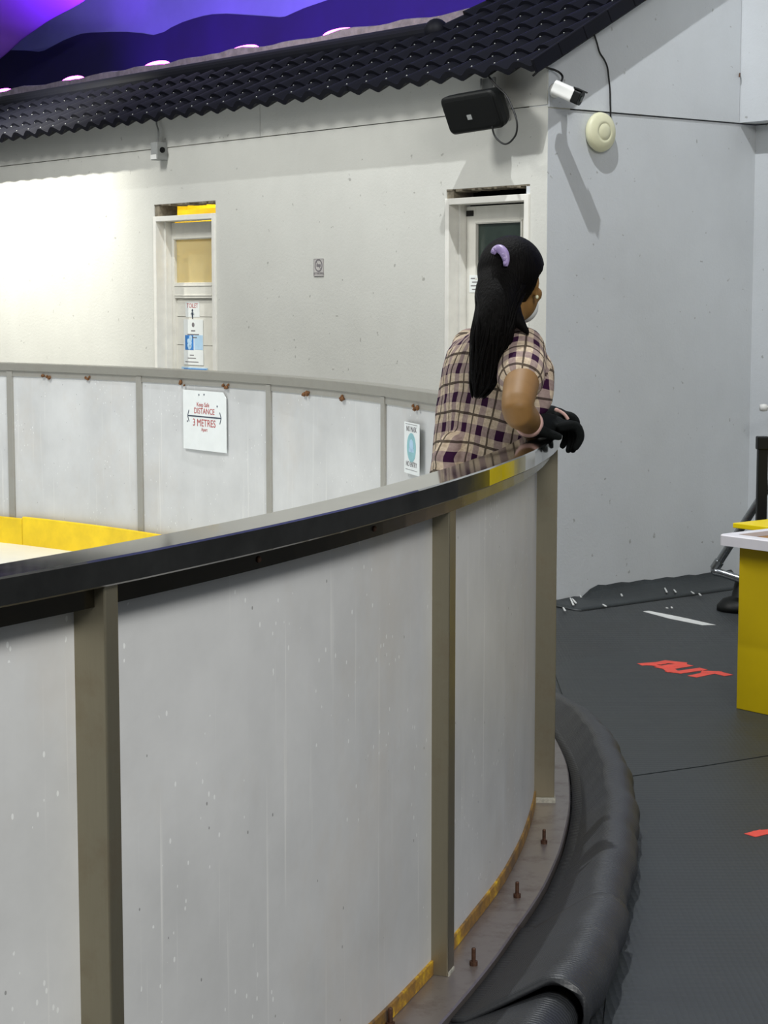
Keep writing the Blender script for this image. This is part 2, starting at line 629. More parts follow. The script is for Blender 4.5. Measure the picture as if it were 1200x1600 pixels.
for (a, ka), (b, kb) in zip(POSTS, POSTS[1:]):
    bm = B(); sweep(bm, rect(6.818, 6.83, .078, 1.137), a + .12, b - .12, 1.0)
    obj('panel', bm, M['panel'], barrier, smooth=False)
    bm = B(); sweep(bm, rect(6.814, 6.836, .05, .086, .002), a + .14, b - .14, 1.0)
    obj('kick_strip', bm, M['dirty_kick'], barrier)
KICK = [(-62, -40, .0), (-40, -18, .008), (-18, 4, 0), (4, 26, .006), (26, 52, .012), (52, 76, .0), (76, 98, .01), (98, 118, 0)]
for a, b, dz in KICK:
    bm = B(); sweep(bm, rect(6.776, 6.800, .095, .262 + dz, .004), a + .02, b - .02, 1.0)
    obj('kickboard', bm, M['kick'], barrier)
# threaded studs on the outside of the base plate
for px, py in ((850, 1318), (808, 1402), (740, 1508), (610, 1604)):
    q = on_z(px, py, .05)
    bm = B()
    lathe(bm, [(.010, 0), (.010, .010), (.0052, .010), (.0052, .040), (.004, .042)], q, UP, 10)
    obj('stud', bm, M['bolt'], base)
for th in (-33, -24, -39, -47):
    bm = B()
    lathe(bm, [(.010, 0), (.010, .010), (.0052, .010), (.0052, .040), (.004, .042)], P(th, 6.915, .05), UP, 10)
    obj('stud', bm, M['bolt'], base)
# screws under the near rail
for px, py in ((405, 874), (584, 826)):
    q = on_z(px, py, 1.152)
    bm = B()
    th = math.degrees(math.atan2(q.y - C0.y, q.x - C0.x))
    e = Vector((math.cos(R(th)), math.sin(R(th)), 0))
    lathe(bm, [(.006, 0), (.006, .003), (.004, .005)], P(th, 6.871, 1.152), e, 10)
    obj('screw', bm, M['bolt'], rail)
# rusty brackets under the far rail
for px, py in ((72, 584), (139, 586), (286, 595), (353, 599), (478, 609), (536, 615), (647, 629)):
    d = ray(px, py); k = d.x / d.y; r = 6.81
    a_ = 1 + k * k; b_ = -2 * (k * C0.x + C0.y); c_ = C0.x ** 2 + C0.y ** 2 - r * r
    y = (-b_ + math.sqrt(b_ * b_ - 4 * a_ * c_)) / 2 / a_
    q = at_y(px, py, y)
    th = math.degrees(math.atan2(q.y - C0.y, q.x - C0.x))
    bm = B()
    for i in range(5):
        w = random.uniform(-.035, .035)
        t = Vector((-math.sin(R(th)), math.cos(R(th)), 0))
        bmesh.ops.create_icosphere(bm, subdivisions=1, radius=random.uniform(.007, .014),
                                   matrix=Matrix.Translation(P(th, 6.808, 1.150 - random.uniform(0, .022)) + t * w) @ Matrix.Diagonal((1, 1, .9, 1)))
    obj('rusty_bracket', bm, M['rust'], barrier)

# ------------------------------------------------------------------ signs on the far barrier
def hit_inner(px, py, r=6.80):
    d = ray(px, py); k = d.x / d.y
    a_ = 1 + k * k; b_ = -2 * (k * C0.x + C0.y); c_ = C0.x ** 2 + C0.y ** 2 - r * r
    y = (-b_ + math.sqrt(b_ * b_ - 4 * a_ * c_)) / 2 / a_
    return at_y(px, py, y)

def sign_frame(pl, pr, pt, pb, py_mid, r=6.812):
    a = hit_inner(pl, py_mid, r); b = hit_inner(pr, py_mid, r)
    c = (a + b) / 2
    ux = Vector((b.x - a.x, b.y - a.y, 0))
    w = ux.length
    ux.normalize()
    un = ux.cross(UP)                      # towards the rink's inside
    if un.dot(Vector((0, -1, 0))) < 0:
        un = -un
    k = at_y((pl + pr) / 2, pt, c.y); m = at_y((pl + pr) / 2, pb, c.y)
    return Vector((c.x, c.y, 0)), ux, un, w, m.z, k.z

c, ux, un, w, z0, z1 = sign_frame(288, 355, 611, 704, 655)
un0 = un
c = c + un * .004
sg = thing('distance_sign', 'white plastic sign reading Keep Safe DISTANCE 3 METRES on the far barrier', 'sign', c + UP * z0)
bm = B()
h = z1 - z0
prism(bm, [c + ux * (-w / 2) + UP * z0, c + ux * (w / 2) + UP * z0, c + ux * (w / 2) + UP * (z1 - .03), c + ux * (w / 2 - .03) + UP * z1, c + ux * (-w / 2) + UP * z1], un * .003)
obj('sign_board', bm, M['paper'], sg)
f = c + un * .0034
def line(txt, size, frac, m, dx=0, name='lettering', par=None, ff=None, hh=None, zz=None):
    o_ = (ff or f) + ux * dx + UP * ((zz or z0) + (hh or h) * frac)
    return obj(name, text_bm(txt, size, o_, ux, UP), m, par or sg)
S = h / .36
line('Keep Safe', .036 * S, .735, M['red_ink'], -.012)
line('DISTANCE', .050 * S, .615, M['red_ink'])
line('3', .062 * S, .405, M['red_ink'], -.118 * S)
line('METRES', .062 * S, .405, M['red_ink'], .022 * S)
line('Apart', .030 * S, .325, M['red_ink'])
bm = B()
zz = z0 + h * .565
box(bm, f + ux * (-w * .38) + UP * (zz - .003), ux * (w * .76), un * .0006, UP * .007)
for sgn in (-1, 1):
    tip = f + ux * (sgn * w * .39) + UP * zz
    for v in (-1, 1):
        q = tip - ux * (sgn * .014) + UP * (v * .032)
        dv = q - tip
        nn = dv.cross(un).normalized() * .006
        prism(bm, [tip - nn / 2, tip + nn / 2, q + nn / 2, q - nn / 2], un * .0006)
obj('arrow', bm, M['dark_ink'], sg)
for fx, fz in ((-.12, .93), (0, .94), (.30, .76), (-.40, .47)):
    bm = B()
    lathe(bm, [(.006, 0), (.004, .001)], f + ux * (fx * w) + UP * (z0 + h * fz), un, 8)
    obj('dirt_fleck', bm, M['dark_ink'], sg)

c, ux, un, w, z0, z1 = sign_frame(634, 657, 661, 741, 700)
c = c + un * .004
h = z1 - z0
f = c + un * .0034
s2 = thing('mask_notice', 'narrow white notice with teal round emblem on the far barrier beside the woman', 'sign', c + UP * z0)
bm = B(); box(bm, c - ux * (w / 2) + UP * z0, ux * w, un * .003, UP * h)
obj('sign_board', bm, M['paper'], s2)
bm = B(); lathe(bm, [(w * .30, 0), (w * .30, .0006)], f + UP * (z0 + h * .52), un, 28)
obj('emblem', bm, M['teal_ink'], s2)
bm = B()
lathe(bm, [(w * .13, 0), (w * .13, .0004)], f + un * .0007 + UP * (z0 + h * .56), un, 18)
box(bm, f + un * .0007 - ux * (w * .16) + UP * (z0 + h * .43), ux * (w * .32), un * .0004, UP * (h * .07))
obj('emblem_figure', bm, M['pale_blue'], s2)
for fr in (.965, .075):
    bm = B()
    box(bm, f - ux * (w * .40) + UP * (z0 + h * fr), ux * (w * .8), un * .0005, UP * .002)
    obj('border_line', bm, M['grey_ink'], s2)
line('NO MASK', w * .155, .83, M['grey_ink'], par=s2)
line('NO ENTRY', w * .15, .145, M['grey_ink'], par=s2)

# ================================================================== ROLLED RUBBER MATS
def roll_mesh(profile, t0, t1, step, warp):
    bm = B()
    n = int(round((t1 - t0) / step)) + 1
    uvl = bm.loops.layers.uv.new('UVMap')
    rings = []
    for i in range(n):
        th = t0 + (t1 - t0) * i / (n - 1)
        rings.append([bm.verts.new(C0 + Vector((rr * math.cos(R(th)), rr * math.sin(R(th)), max(z, .0068)))) for rr, z in profile(th)])
    m = len(rings[0])
    for i, (a, b) in enumerate(zip(rings, rings[1:])):
        for k in range(m):
            f = bm.faces.new((a[k], a[(k + 1) % m], b[(k + 1) % m], b[k]))
            for lp, (ii, kk) in zip(f.loops, ((i, k), (i, k + 1), (i + 1, k + 1), (i + 1, k))):
                lp[uvl].uv = (ii * step * .12, kk * .02)
    bm.faces.new(rings[0][::-1])
    bm.faces.new(rings[-1])
    return bm

def curl(th, r_in, rc, rad, zc, thick=.014, turns=200, z_in=.032):
    """cross-section of a mat lying flat by the plate, humping up and curling under"""
    w = .004 * math.sin(th * 1.7) + .003 * math.sin(th * 4.1 + 1)
    out = [(r_in, z_in), (r_in + .03, z_in + .004)]
    for k in range(0, 15):
        a = R(118 - turns * k / 14)
        out.append((rc + w + rad * math.cos(a), zc + rad * math.sin(a) * 1.0))
    inn = []
    rd = rad - thick
    for k in range(14, -1, -1):
        a = R(118 - turns * k / 14)
        inn.append((rc + w + rd * math.cos(a), zc + rd * math.sin(a)))
    return out + inn + [(r_in + .03, z_in - .010), (r_in, z_in - .012)]

def prof_far(th):
    k = min(1, max(0, (8.6 - th) / 8))
    rad = .030 + .036 * (k ** .6)
    rc = 7.205 - rad + .012 * max(0, (-10 - th) / 8)
    if th > 3:
        rc -= .03 * (th - 3) / 5
    return curl(th, 6.948 + bulge(th), rc, rad, rad + .002, z_in=.034)
mr = obj('rolled_mat', roll_mesh(prof_far, -14.5, 8.6, .3, 1), M['roll'], smooth=True)
tag(mr, 'long black ribbed rubber mat curled along the foot of the rink barrier', 'mat', None)

def prof_mid(th):
    k = (th + 19.6) / 5.6
    rad = .068 + .006 * (1 - k)
    rc = 7.165 + .024 * (1 - k)
    return curl(th, 6.948 + bulge(th), rc, rad, rad + .012, turns=235, z_in=.040)
mr = obj('rolled_mat', roll_mesh(prof_mid, -19.6, -14.3, .28, 1), M['roll'], smooth=True)
tag(mr, 'short overlapping black rubber mat with torn open end in front of the long curled mat', 'mat', None)

def prof_near(th):
    k = min(1, (-18.6 - th) / 8)
    rad = .056 + .012 * k
    rc = 7.178 - .006 * k
    return curl(th, 6.946, rc, rad, rad + .008, turns=300, z_in=.030)
mr = obj('rolled_mat', roll_mesh(prof_near, -44, -19.2, .4, 1), M['roll'], smooth=True)
tag(mr, 'black rubber mat roll emerging from the torn end at the bottom of the photo', 'mat', None)

# ================================================================== BUILDING
H1 = 2.80
Ld, Rd = (3.085, 3.827), (.131, .803)
GL, GR = 2.235, 2.205
ZS = 2.60
bm = B()
T = .16
for s0, s1, z0, z1 in ((.0015, Rd[0], 0, ZS), (Rd[0], Rd[1], GR, ZS), (Rd[1], Ld[0], 0, ZS), (Ld[0], Ld[1], GL, ZS), (Ld[1], 13.5, 0, ZS)):
    b1(bm, s0, s1, z0, z1, -T, 0)
wl = struct('wall_left', bm, M['wall'])
bm = B()
for s0, s1 in ((.002, 2.575), (2.579, 7.0), (7.004, 13.5)):
    b1(bm, s0, s1, ZS + .005, H1 + .02, -T, .004)
struct('upper_board', bm, M['wall'], parent=wl)
# ragged render round the gaps above the doors
for (a, b), top, ztop in ((Ld, GL, 2.155), (Rd, GR, 2.155)):
    bm = B()
    for i in range(26):
        s = a + (b - a) * (i + .5) / 26
        hh = random.uniform(.004, .016)
        box(bm, W1(s - .016, top - hh, -.14), D1 * .032, N1 * .139, UP * (hh + .01), .003, 1)
    b1(bm, b - .055, b + .002, ztop - .02, top, -.15, -.006, .004)
    struct('broken_render', bm, M['stone'], parent=wl)

bm = B()
b2(bm, .0015, 1.62, 0, 2.585, -.16, 0)
wb = struct('wall_back', bm, M['wall2'])
bm = B()
prism(bm, [W2(.002, 2.592, .008), W2(1.468, 2.592, .008), W2(1.468, 3.62, .008), W2(.002, 2.80, .008)], N2 * -.15)
struct('upper_board', bm, M['wall2'], parent=wb)
bm = B()
base3 = W2(1.62, 0, 0)
box(bm, base3, N2 * 1.5, D2 * .15, UP * 2.585)
w3 = struct('wall_right', bm, M['wall2'])
bm = B()
box(bm, W2(1.472, 2.592, -.05), N2 * 1.55, D2 * .3, UP * 1.6)
struct('upper_board', bm, M['wall2'], parent=w3)
# little nail bracket beside the joint, plus a hanging wire on the boards
bm = B()
tube(bm, [W2(1.462, 2.86, .01), W2(1.440, 2.86, .03), W2(1.436, 2.84, .03)], .004, 8)
o = tag(obj('wall_nail', bm, M['bolt']), 'small bent nail beside the vertical joint of the upper grey boards', 'nail')

# interiors behind the two doors
bm = B()
b1(bm, 2.0, 8.6, 0, 2.75, -1.5, -1.42)
struct('wall_inner', bm, M['yellowroom'])
bm = B()
b1(bm, 1.94, 2.0, 0, 2.75, -1.5, -.17)
b1(bm, 8.6, 8.66, 0, 2.75, -1.5, -.17)
struct('partition_wall', bm, M['dark'])
bm = B()
b1(bm, .17, 1.94, 0, 2.75, -1.5, -1.42)
struct('wall_store', bm, M['dark'])
bm = B()                                            # timber over the left gap
b1(bm, 2.4, 4.6, 2.20, 2.24, -.75, -.62)
struct('trim_1', bm, M['yellowroom'])

# ------------------------------------------------------------------ doors
def door(idx, a, b, glass, leaf_s, mat_glass, fold):
    name = 'door_%d' % idx
    fr = .034
    zt = 2.155
    bm = B()
    b1(bm, a, a + fr, 0, zt, -.13, .012, .003)
    b1(bm, b - fr, b, 0, zt, -.13, .012, .003)
    b1(bm, a + fr, b - fr, zt - fr, zt, -.13, .012, .003)
    # stop bead
    b1(bm, a + fr, a + fr + .014, 0, zt - fr, -.13, -.055, .002)
    b1(bm, b - fr - .018, b - fr, 0, zt - fr, -.13, -.055, .002)
    d = struct(name, bm, M['frame'])
    d['label'] = ('white framed toilet door with frosted pane left on the lit wall' if idx == 1 else 'white framed door with dark pane behind the woman')
    # leaf: stiles, rails and recessed boards
    l0, l1 = a + fr + .004, b - fr - .02
    g0, g1, gz0, gz1 = glass
    zl = zt - fr - .008
    bm = B()
    o0, o1 = -.135, -.10
    b1(bm, l0, g0, .01, zl, o0, o1, .003)
    b1(bm, g1, l1, .01, zl, o0, o1, .003)
    b1(bm, g0, g1, gz1, zl, o0, o1, .003)
    b1(bm, g0, g1, gz0 - .105, gz0, o0, o1, .003)
    b1(bm, g0, g1, .01, .16, o0, o1, .003)
    for zc in (gz0 - .020, gz0 - .085):
        b1(bm, g0, g1, zc - .004, zc + .004, o1 - .002, o1 + .004, .001)
    # mouldings
    b1(bm, g0 - .018, g0 - .010, .16, gz1 + .012, o1, o1 + .005, .001)
    b1(bm, g0 - .018, g1 + .004, gz1 + .006, gz1 + .014, o1, o1 + .005, .001)
    lf = obj('door_leaf', bm, M['leaf'], d)
    bm = B()
    b1(bm, g0 - .002, g1 + .002, .02, gz0 - .10, o0 - .001, o0 + .003)
    z = .16
    while z < gz0 - .11:
        zz = min(z + .19, gz0 - .105)
        b1(bm, g0 - .002, g1 + .002, z, zz - .004, o0 + .002, o1 - .018)
        z += .19
    obj('door_board', bm, M['leaf'], lf)
    bm = B()
    b1(bm, g0 - .002, g1 + .002, gz0 - .002, gz1 + .002, o0 + .008, o1 - .020)
    obj('pane', bm, mat_glass, lf)
    return d, lf
d1_, lf1 = door(1, Ld[0], Ld[1], (3.290, 3.742, 1.715, 2.0), None, M['frost'], 0)
d2_, lf2 = door(2, Rd[0], Rd[1], (.312, .672, 1.738, 2.016), None, M['pane_dark'], 0)
# lever handle of the left door
bm = B()
sh, zh = w1px(250, 572, -.05)
lathe(bm, [(.024, 0), (.022, .006), (.010, .008), (.010, .045)], W1(sh - .03, zh, -.10), N1, 16)
tube(bm, smooth_path([W1(sh - .03, zh, -.055), W1(sh + .01, zh + .008, -.052), W1(sh + .045, zh + .012, -.05), W1(sh + .085, zh - .004, -.05)]), .009, 10)
obj('door_handle', bm, M['white'], lf1, smooth=True)
bm = B()
b1(bm, .690, .745, 2.060, 2.090, -.100, -.094)
obj('latch_hole', bm, M['dark'], lf2)

# papers on the doors and wall
def w1_frame(px0, px1, py0, py1, o):
    sa, za = w1px(px0, py0, o); sb, zb = w1px(px1, py1, o)
    return sa, sb, zb, za
def wall_text(txt, size, s, z, o, m, par, name='lettering'):
    return obj(name, text_bm(txt, size, W1(s, z, o), -D1, UP), m, par)
ob_ = -.1176
sa, sb, z0, z1 = w1_frame(290, 312, 471, 495.5, ob_)
t = thing('toilet_sign', 'small white paper TOILET sign at the top of the left door boards', 'sign', W1((sa + sb) / 2, z0, ob_))
bm = B(); b1(bm, sb, sa, z0, z1, ob_, ob_ + .0015); obj('sheet', bm, M['paper'], t)
sm = (sa + sb) / 2
wall_text('TOILET', .042, sm, z1 - .042, ob_ + .0018, M['red_ink'], t)
bm = B(); lathe(bm, [(.010, 0), (.010, .0006)], W1(sm, z1 - .060, ob_ + .0018), N1, 12)
prism(bm, [W1(sm - .012, z1 - .072, ob_ + .0018), W1(sm + .012, z1 - .072, ob_ + .0018), W1(sm + .005, z1 - .115, ob_ + .0018), W1(sm - .005, z1 - .115, ob_ + .0018)], N1 * .0006)
obj('figure_mark', bm, M['dark_ink'], t)
wall_text('MEN', .020, sm, z0 + .012, ob_ + .0018, M['dark_ink'], t)

ob2 = ob_ + .0022
sa, sb, z0, z1 = w1_frame(287, 318, 499, 571, ob2)
t = thing('door_poster', 'white poster with dark blue and pale blue squares on the left door', 'poster', W1((sa + sb) / 2, z0, ob2))
bm = B(); b1(bm, sb, sa, z0, z1, ob2, ob2 + .0015); obj('sheet', bm, M['paper'], t)
x0, x1, y0, y1 = w1_frame(289.2, 302.5, 523.5, 547, ob2 + .002)
bm = B(); b1(bm, x1, x0, y0, y1, ob2 + .0016, ob2 + .0022); obj('blue_square', bm, M['blue_ink'], t)
bm = B()
for k in range(9):
    lathe(bm, [(random.uniform(.010, .02), 0), (.008, .0006)], W1((x0 + x1) / 2 + random.uniform(-.02, .02), (y0 + y1) / 2 + random.uniform(-.04, .04), ob2 + .0023), N1, 9)
obj('picture', bm, M['pale_blue'], t)
x2, x3, y0, y1 = w1_frame(303.4, 317, 523.5, 547, ob2 + .002)
bm = B(); b1(bm, x3, x2, y0, y1, ob2 + .0016, ob2 + .0022); obj('pale_square', bm, M['pale_blue'], t)
sm = (sa + sb) / 2
bm = B()
lathe(bm, [(.016, 0), (.016, .0006)], W1(sm, z1 - .035, ob2 + .0018), N1, 14)
obj('emblem', bm, M['grey_ink'], t)
for zz, ww in ((.075, .05), (.10, .14), (.12, .09)):
    bm = B()
    b1(bm, sm - ww / 2, sm + ww / 2, z1 - zz - .004, z1 - zz + .004, ob2 + .0016, ob2 + .0022)
    obj('print_line', bm, M['grey_ink'], t)
for zz, ww in ((.02, .16), (.045, .10), (.065, .05)):
    bm = B()
    b1(bm, sm - ww / 2 + .02, sm + ww / 2 + .02, z0 + zz - .003, z0 + zz + .003, ob2 + .0016, ob2 + .0022)
    obj('print_line', bm, M['grey_ink'], t)

sa, sb, z0, z1 = w1_frame(284, 325, 573, 620, ob2)
t = thing('door_poster', 'poster with sky blue header low on the left door behind the far rail', 'poster', W1((sa + sb) / 2, z0, ob2))
bm = B(); b1(bm, sb, sa, z0, z1, ob2, ob2 + .0015); obj('sheet', bm, M['pale_blue'], t)
bm = B(); b1(bm, sb + .01, sa - .03, z1 - .07, z1 - .008, ob2 + .0016, ob2 + .0022); obj('header', bm, M['blue_ink'], t)

o3 = -.0995
sa, sb, z0, z1 = w1_frame(734, 749.5, 430, 457, o3)
t = thing('door_notice', 'small white notice with grey print on the right door beside the hair', 'notice', W1((sa + sb) / 2, z0, o3))
bm = B(); b1(bm, sb, sa, z0, z1, o3, o3 + .002); obj('sheet', bm, M['paper'], t)
for k in range(4):
    bm = B()
    zz = z1 - .018 - k * .02
    b1(bm, sb + .008, sa - .012 - .01 * (k % 2), zz - .003, zz + .003, o3 + .0021, o3 + .0026)
    obj('print_line', bm, M['grey_ink'], t)

sa, sb, z0, z1 = w1_frame(491, 506, 404.5, 432, .001)
t = thing('no_smoking_sign', 'little grey no smoking sign alone on the white wall', 'sign', W1((sa + sb) / 2, z0, .001))
bm = B(); b1(bm, sb, sa, z0, z1, .001, .004); obj('plate', bm, plain('sign_grey', (186, 182, 178), .6), t)
sm, zc = (sa + sb) / 2, z0 + (z1 - z0) * .62
bm = B()
rr = (sa - sb) * .40
for k in range(28):
    a, b = 2 * math.pi * k / 28, 2 * math.pi * (k + 1) / 28
    q = [W1(sm + r_ * math.cos(g), zc + r_ * math.sin(g) * 1.0, .0041) for r_, g in ((rr, a), (rr, b), (rr * .78, b), (rr * .78, a))]
    prism(bm, q, N1 * .0008)
q = [W1(sm + .7 * rr + .004, zc - .7 * rr, .0041), W1(sm + .7 * rr - .006, zc - .7 * rr - .006, .0041), W1(sm - .7 * rr - .004, zc + .7 * rr, .0041), W1(sm - .7 * rr + .006, zc + .7 * rr + .006, .0041)]
q = [W1(sm - .68 * rr, zc - .60 * rr, .0041), W1(sm - .60 * rr, zc - .68 * rr, .0041), W1(sm + .68 * rr, zc + .60 * rr, .0041), W1(sm + .60 * rr, zc + .68 * rr, .0041)]
prism(bm, q, N1 * .0008)
b1(bm, sm - rr * .55, sm + rr * .55, zc - .008, zc + .008, .0041, .0048)
obj('prohibition_mark', bm, M['grey_ink'], t)
wall_text('NO SMOKING', (sa - sb) * .17, sm, z0 + .012, .0042, M['grey_ink'], t)
bm = B()
for (x_0, x_1, y_0, y_1) in ((sb, sa, z0, z0 + .003), (sb, sa, z1 - .003, z1), (sb, sb + .003, z0, z1), (sa - .003, sa, z0, z1), (sb, sa, z0 + (z1 - z0) * .2, z0 + (z1 - z0) * .2 + .003)):
    b1(bm, x_0, x_1, y_0, y_1, .0041, .0047)
obj('border_line', bm, M['grey_ink'], t)

# ================================================================== ROOF
AL = R(29.2)
SL = D2 * math.cos(AL) + UP * math.sin(AL)
NR = -D2 * math.sin(AL) + UP * math.cos(AL)
E0 = K + N1 * .2 + UP * 2.755
def RP(t, q, h=0):
    return E0 + D1 * t + SL * q + NR * h
PER = .178
def wave(t):
    x = (t / PER) % 1.0
    return .036 * (.5 + .5 * math.cos(2 * math.pi * x)) ** .7
def tile_field(t0, t1, q0, q1):
    bm = B()
    per_n = 10
    nt = int(round((t1 - t0) / PER * per_n))
    ts = [t0 + (t1 - t0) * i / nt for i in range(nt + 1)]
    rows = []
    CO = .20
    k = 0
    while q0 + k * CO < q1 - 1e-6:
        a = q0 + k * CO
        b = min(a + CO, q1)
        rows.append((a, .020)); rows.append((b - .001, .0))
        k += 1
    top = [[bm.verts.new(RP(t, q, wave(t) + h)) for t in ts] for q, h in rows]
    for r0, r1 in zip(top, top[1:]):
        for i in range(nt):
            bm.faces.new((r0[i], r0[i + 1], r1[i + 1], r1[i]))
    bot = [[bm.verts.new(RP(t, q, wave(t) - .012)) for t in ts] for q in (q0, q1)]
    for i in range(nt):
        bm.faces.new((bot[0][i], bot[1][i], bot[1][i + 1], bot[0][i + 1]))
        bm.faces.new((top[0][i + 1], top[0][i], bot[0][i], bot[0][i + 1]))
        bm.faces.new((top[-1][i], top[-1][i + 1], bot[1][i + 1], bot[1][i]))
    return bm
TR0 = -.115
roof = tile_field(1.40, 13.6, 0, .80)
t2 = tile_field(TR0, 1.42, 0, 3.2)
join(roof, t2)
ro = struct('roof', roof, M['tile'])
ro['label'] = 'navy tile profile roof sheets over the white building'
# rake trim along the gable edge
bm = B()
for k in range(16):
    q = k * .2
    box(bm, RP(TR0 + .012, q, -.02), D1 * -.02, SL * .199, NR * .075, .004, 1)
obj('rake_tile', bm, M['tile'], ro)
# roof fixings: small pale screws on the course lines
bm = B()
for k in range(1, 5):
    for j in range(0, 70):
        t_ = TR0 + .1 + j * PER
        q_ = k * .2 - .025
        if t_ > 12 or (q_ > .78 and t_ > 1.35):
            continue
        tt = round(t_ / PER) * PER
        lathe(bm, [(.004, 0), (.004, .003), (.002, .004)], RP(tt, q_, wave(tt) + .003), NR, 6)
for j in range(0, 70):
    tt = round((TR0 + .15) / PER) * PER + j * PER
    if tt < 12.5:
        lathe(bm, [(.005, 0), (.005, .003), (.002, .005)], RP(tt, .018, wave(tt) + .019), NR, 6)
fx = obj('roof_screw', bm, M['grey'], ro)
fx['kind'] = 'stuff'
# half round ridge cap ending beside the higher roof
bm = B()
rings = []
for i in range(60):
    t_ = 1.47 + i * 12.2 / 59
    rings.append([RP(t_, .80 + .075 * math.cos(R(a)), .02 + .062 * math.sin(R(a))) for a in range(-10, 191, 20)] + [RP(t_, .80, -.03)])
loft(bm, rings)
rc_ = obj('ridge_cap', bm, M['tile'], ro, smooth=False)
bm = B()
bmesh.ops.create_uvsphere(bm, u_segments=20, v_segments=12, radius=.075, matrix=Matrix.Translation(RP(1.47, .80, .025)))
obj('ridge_end', bm, M['tile'], rc_, smooth=True)
# building mass under the roof, behind the ridge
# ledge wall behind the ridge with the LED uplights
bm = B()
rings = []
for i in range(90):
    s = .6 + i * 13.4 / 89
    zt = 3.640 + .03 * (.5 + .5 * math.sin(i * .9) * math.sin(i * .37 + 1)) + random.uniform(-.005, .005)
    rings.append([W1(s, 2.0, -2.2), W1(s, zt - .01, -2.2), W1(s, zt, -2.24), W1(s, zt, -2.5), W1(s, 2.0, -2.5)])
loft(bm, rings)
struct('wall_ledge', bm, M['ledge'], 'rough grey ledge behind the navy roof ridge')

# mural wall with painted hills
OM = -4.0
bm = B()
b1(bm, -6, 24, 2.0, 9.0, OM - .1, OM)
mu = struct('wall_mural', bm, M['mural_sky'], 'blue violet mural wall with painted dark hills behind the roof')
outline = [(-60, 75), (0, 78), (40, 79), (61, 81), (70, 79), (85, 71), (100, 63), (115, 57), (127, 53), (143, 51), (173, 50), (200, 50), (222, 52), (240, 55), (257, 50), (268, 43), (285, 35), (303, 29), (318, 25), (332, 22.5), (354, 21.5), (379, 23), (410, 25), (437, 27), (446, 26), (455, 22), (475, 13), (507, 2), (540, -10), (600, -22), (680, -26), (800, -18)]
pts = []
for x, y in outline:
    p = on_plane(x, y, K + N1 * (OM + .003), N1)
    pts.append(p)
lo0, lo1 = pts[-1].copy(), pts[0].copy()
lo0.z = lo1.z = 2.0
bm = B()
prism(bm, pts + [lo0, lo1], N1 * .006)
obj('painted_hills', bm, M['mural_hill'], mu)

# swag of tent fabric hanging at the upper left
edge = [(150, -12), (135, 1), (112, 14), (95, 22), (76, 33), (66, 40), (55, 48), (40, 58), (30, 67), (21, 76), (10, 86), (0, 93), (-14, 104), (-40, 130)]
bm = B()
OD = -3.3
rows_f = []
for i, (x, y) in enumerate(smooth_path([(a, b, 0) for a, b in edge], 4) if False else [(a, b) for a, b in edge]):
    p = on_plane(x, y, K + N1 * OD, N1)
    row = []
    for j in range(14):
        v = j / 13
        q = p + D1 * (v * 3.4) + UP * (v * 1.5 - .25 * math.sin(v * math.pi)) + N1 * (.35 * math.sin(v * math.pi * 1.6) + .25 * v)
        row.append(q)
    rows_f.append(row)
g = [[bm.verts.new(q) for q in r] for r in rows_f]
for r0, r1 in zip(g, g[1:]):
    for j in range(13):
        bm.faces.new((r0[j], r0[j + 1], r1[j + 1], r1[j]))
dr = obj('ceiling', bm, M['drape'], smooth=True)
dr['kind'] = 'structure'
dr['label'] = 'violet lit tent fabric swag at the upper left'
sd = dr.modifiers.new('Solidify', 'SOLIDIFY'); sd.thickness = .02
ss = dr.modifiers.new('Subsurf', 'SUBSURF'); ss.levels = 1; ss.render_levels = 2

# LED uplights on the ledge
LEDS = [(4, 134, 'violet LED uplight at the far left end of the ledge, half hidden'), (114, 121, 'glowing pink LED uplight second from the left on the roof ledge'),
        (245, 101, 'wide glowing pink LED uplight third from the left on the roof ledge'), (382, 79.5, 'glowing pink LED uplight fourth from the left on the roof ledge'),
        (530, 58, 'glowing pink LED uplight nearest the ridge end on the roof ledge')]
for px, py, lab in LEDS:
    s, z = w1px(px, py, -2.3)
    z = 3.645
    t = thing('led_uplight', lab, 'lamp', W1(s, z, -2.36), 'LED uplights along the ledge')
    bm = B()
    tube(bm, [W1(s - .15, z + .0, -2.36), W1(s + .15, z + .0, -2.36)], .022, 12)
    obj('housing', bm, M['black'], t)
    bm = B()
    pts = [W1(s + .19 * math.cos(R(a)), z + .004 + .030 * math.sin(R(a)), -2.30) for a in range(0, 181, 15)]
    tube(bm, pts, .015, 8)
    obj('light_strip', bm, M['led'], t)

# ================================================================== WALL FIXTURES
# junction box
t = thing('junction_box', 'grey junction box with round knob under the eave above the left door', 'box', W1(3.69, 2.52, 0))
bm = B(); b1(bm, 3.645, 3.725, 2.520, 2.637, .001, .085, .006)
obj('box_body', bm, M['grey'], t)
bm = B(); b1(bm, 3.650, 3.722, 2.524, 2.556, .085, .090, .003)
obj('white_label', bm, M['white'], t)
bm = B(); lathe(bm, [(.020, 0), (.018, .010), (.010, .012), (.009, .02)], W1(3.646, 2.585, .045), -D1, 16)
obj('knob', bm, M['black'], t)
bm = B(); tube(bm, smooth_path([W1(3.69, 2.637, .05), W1(3.688, 2.68, .045), W1(3.70, 2.72, .04), W1(3.735, 2.76, .03), W1(3.75, 2.80, .02)]), .006, 8)
obj('cable', bm, M['grey'], t, smooth=True)

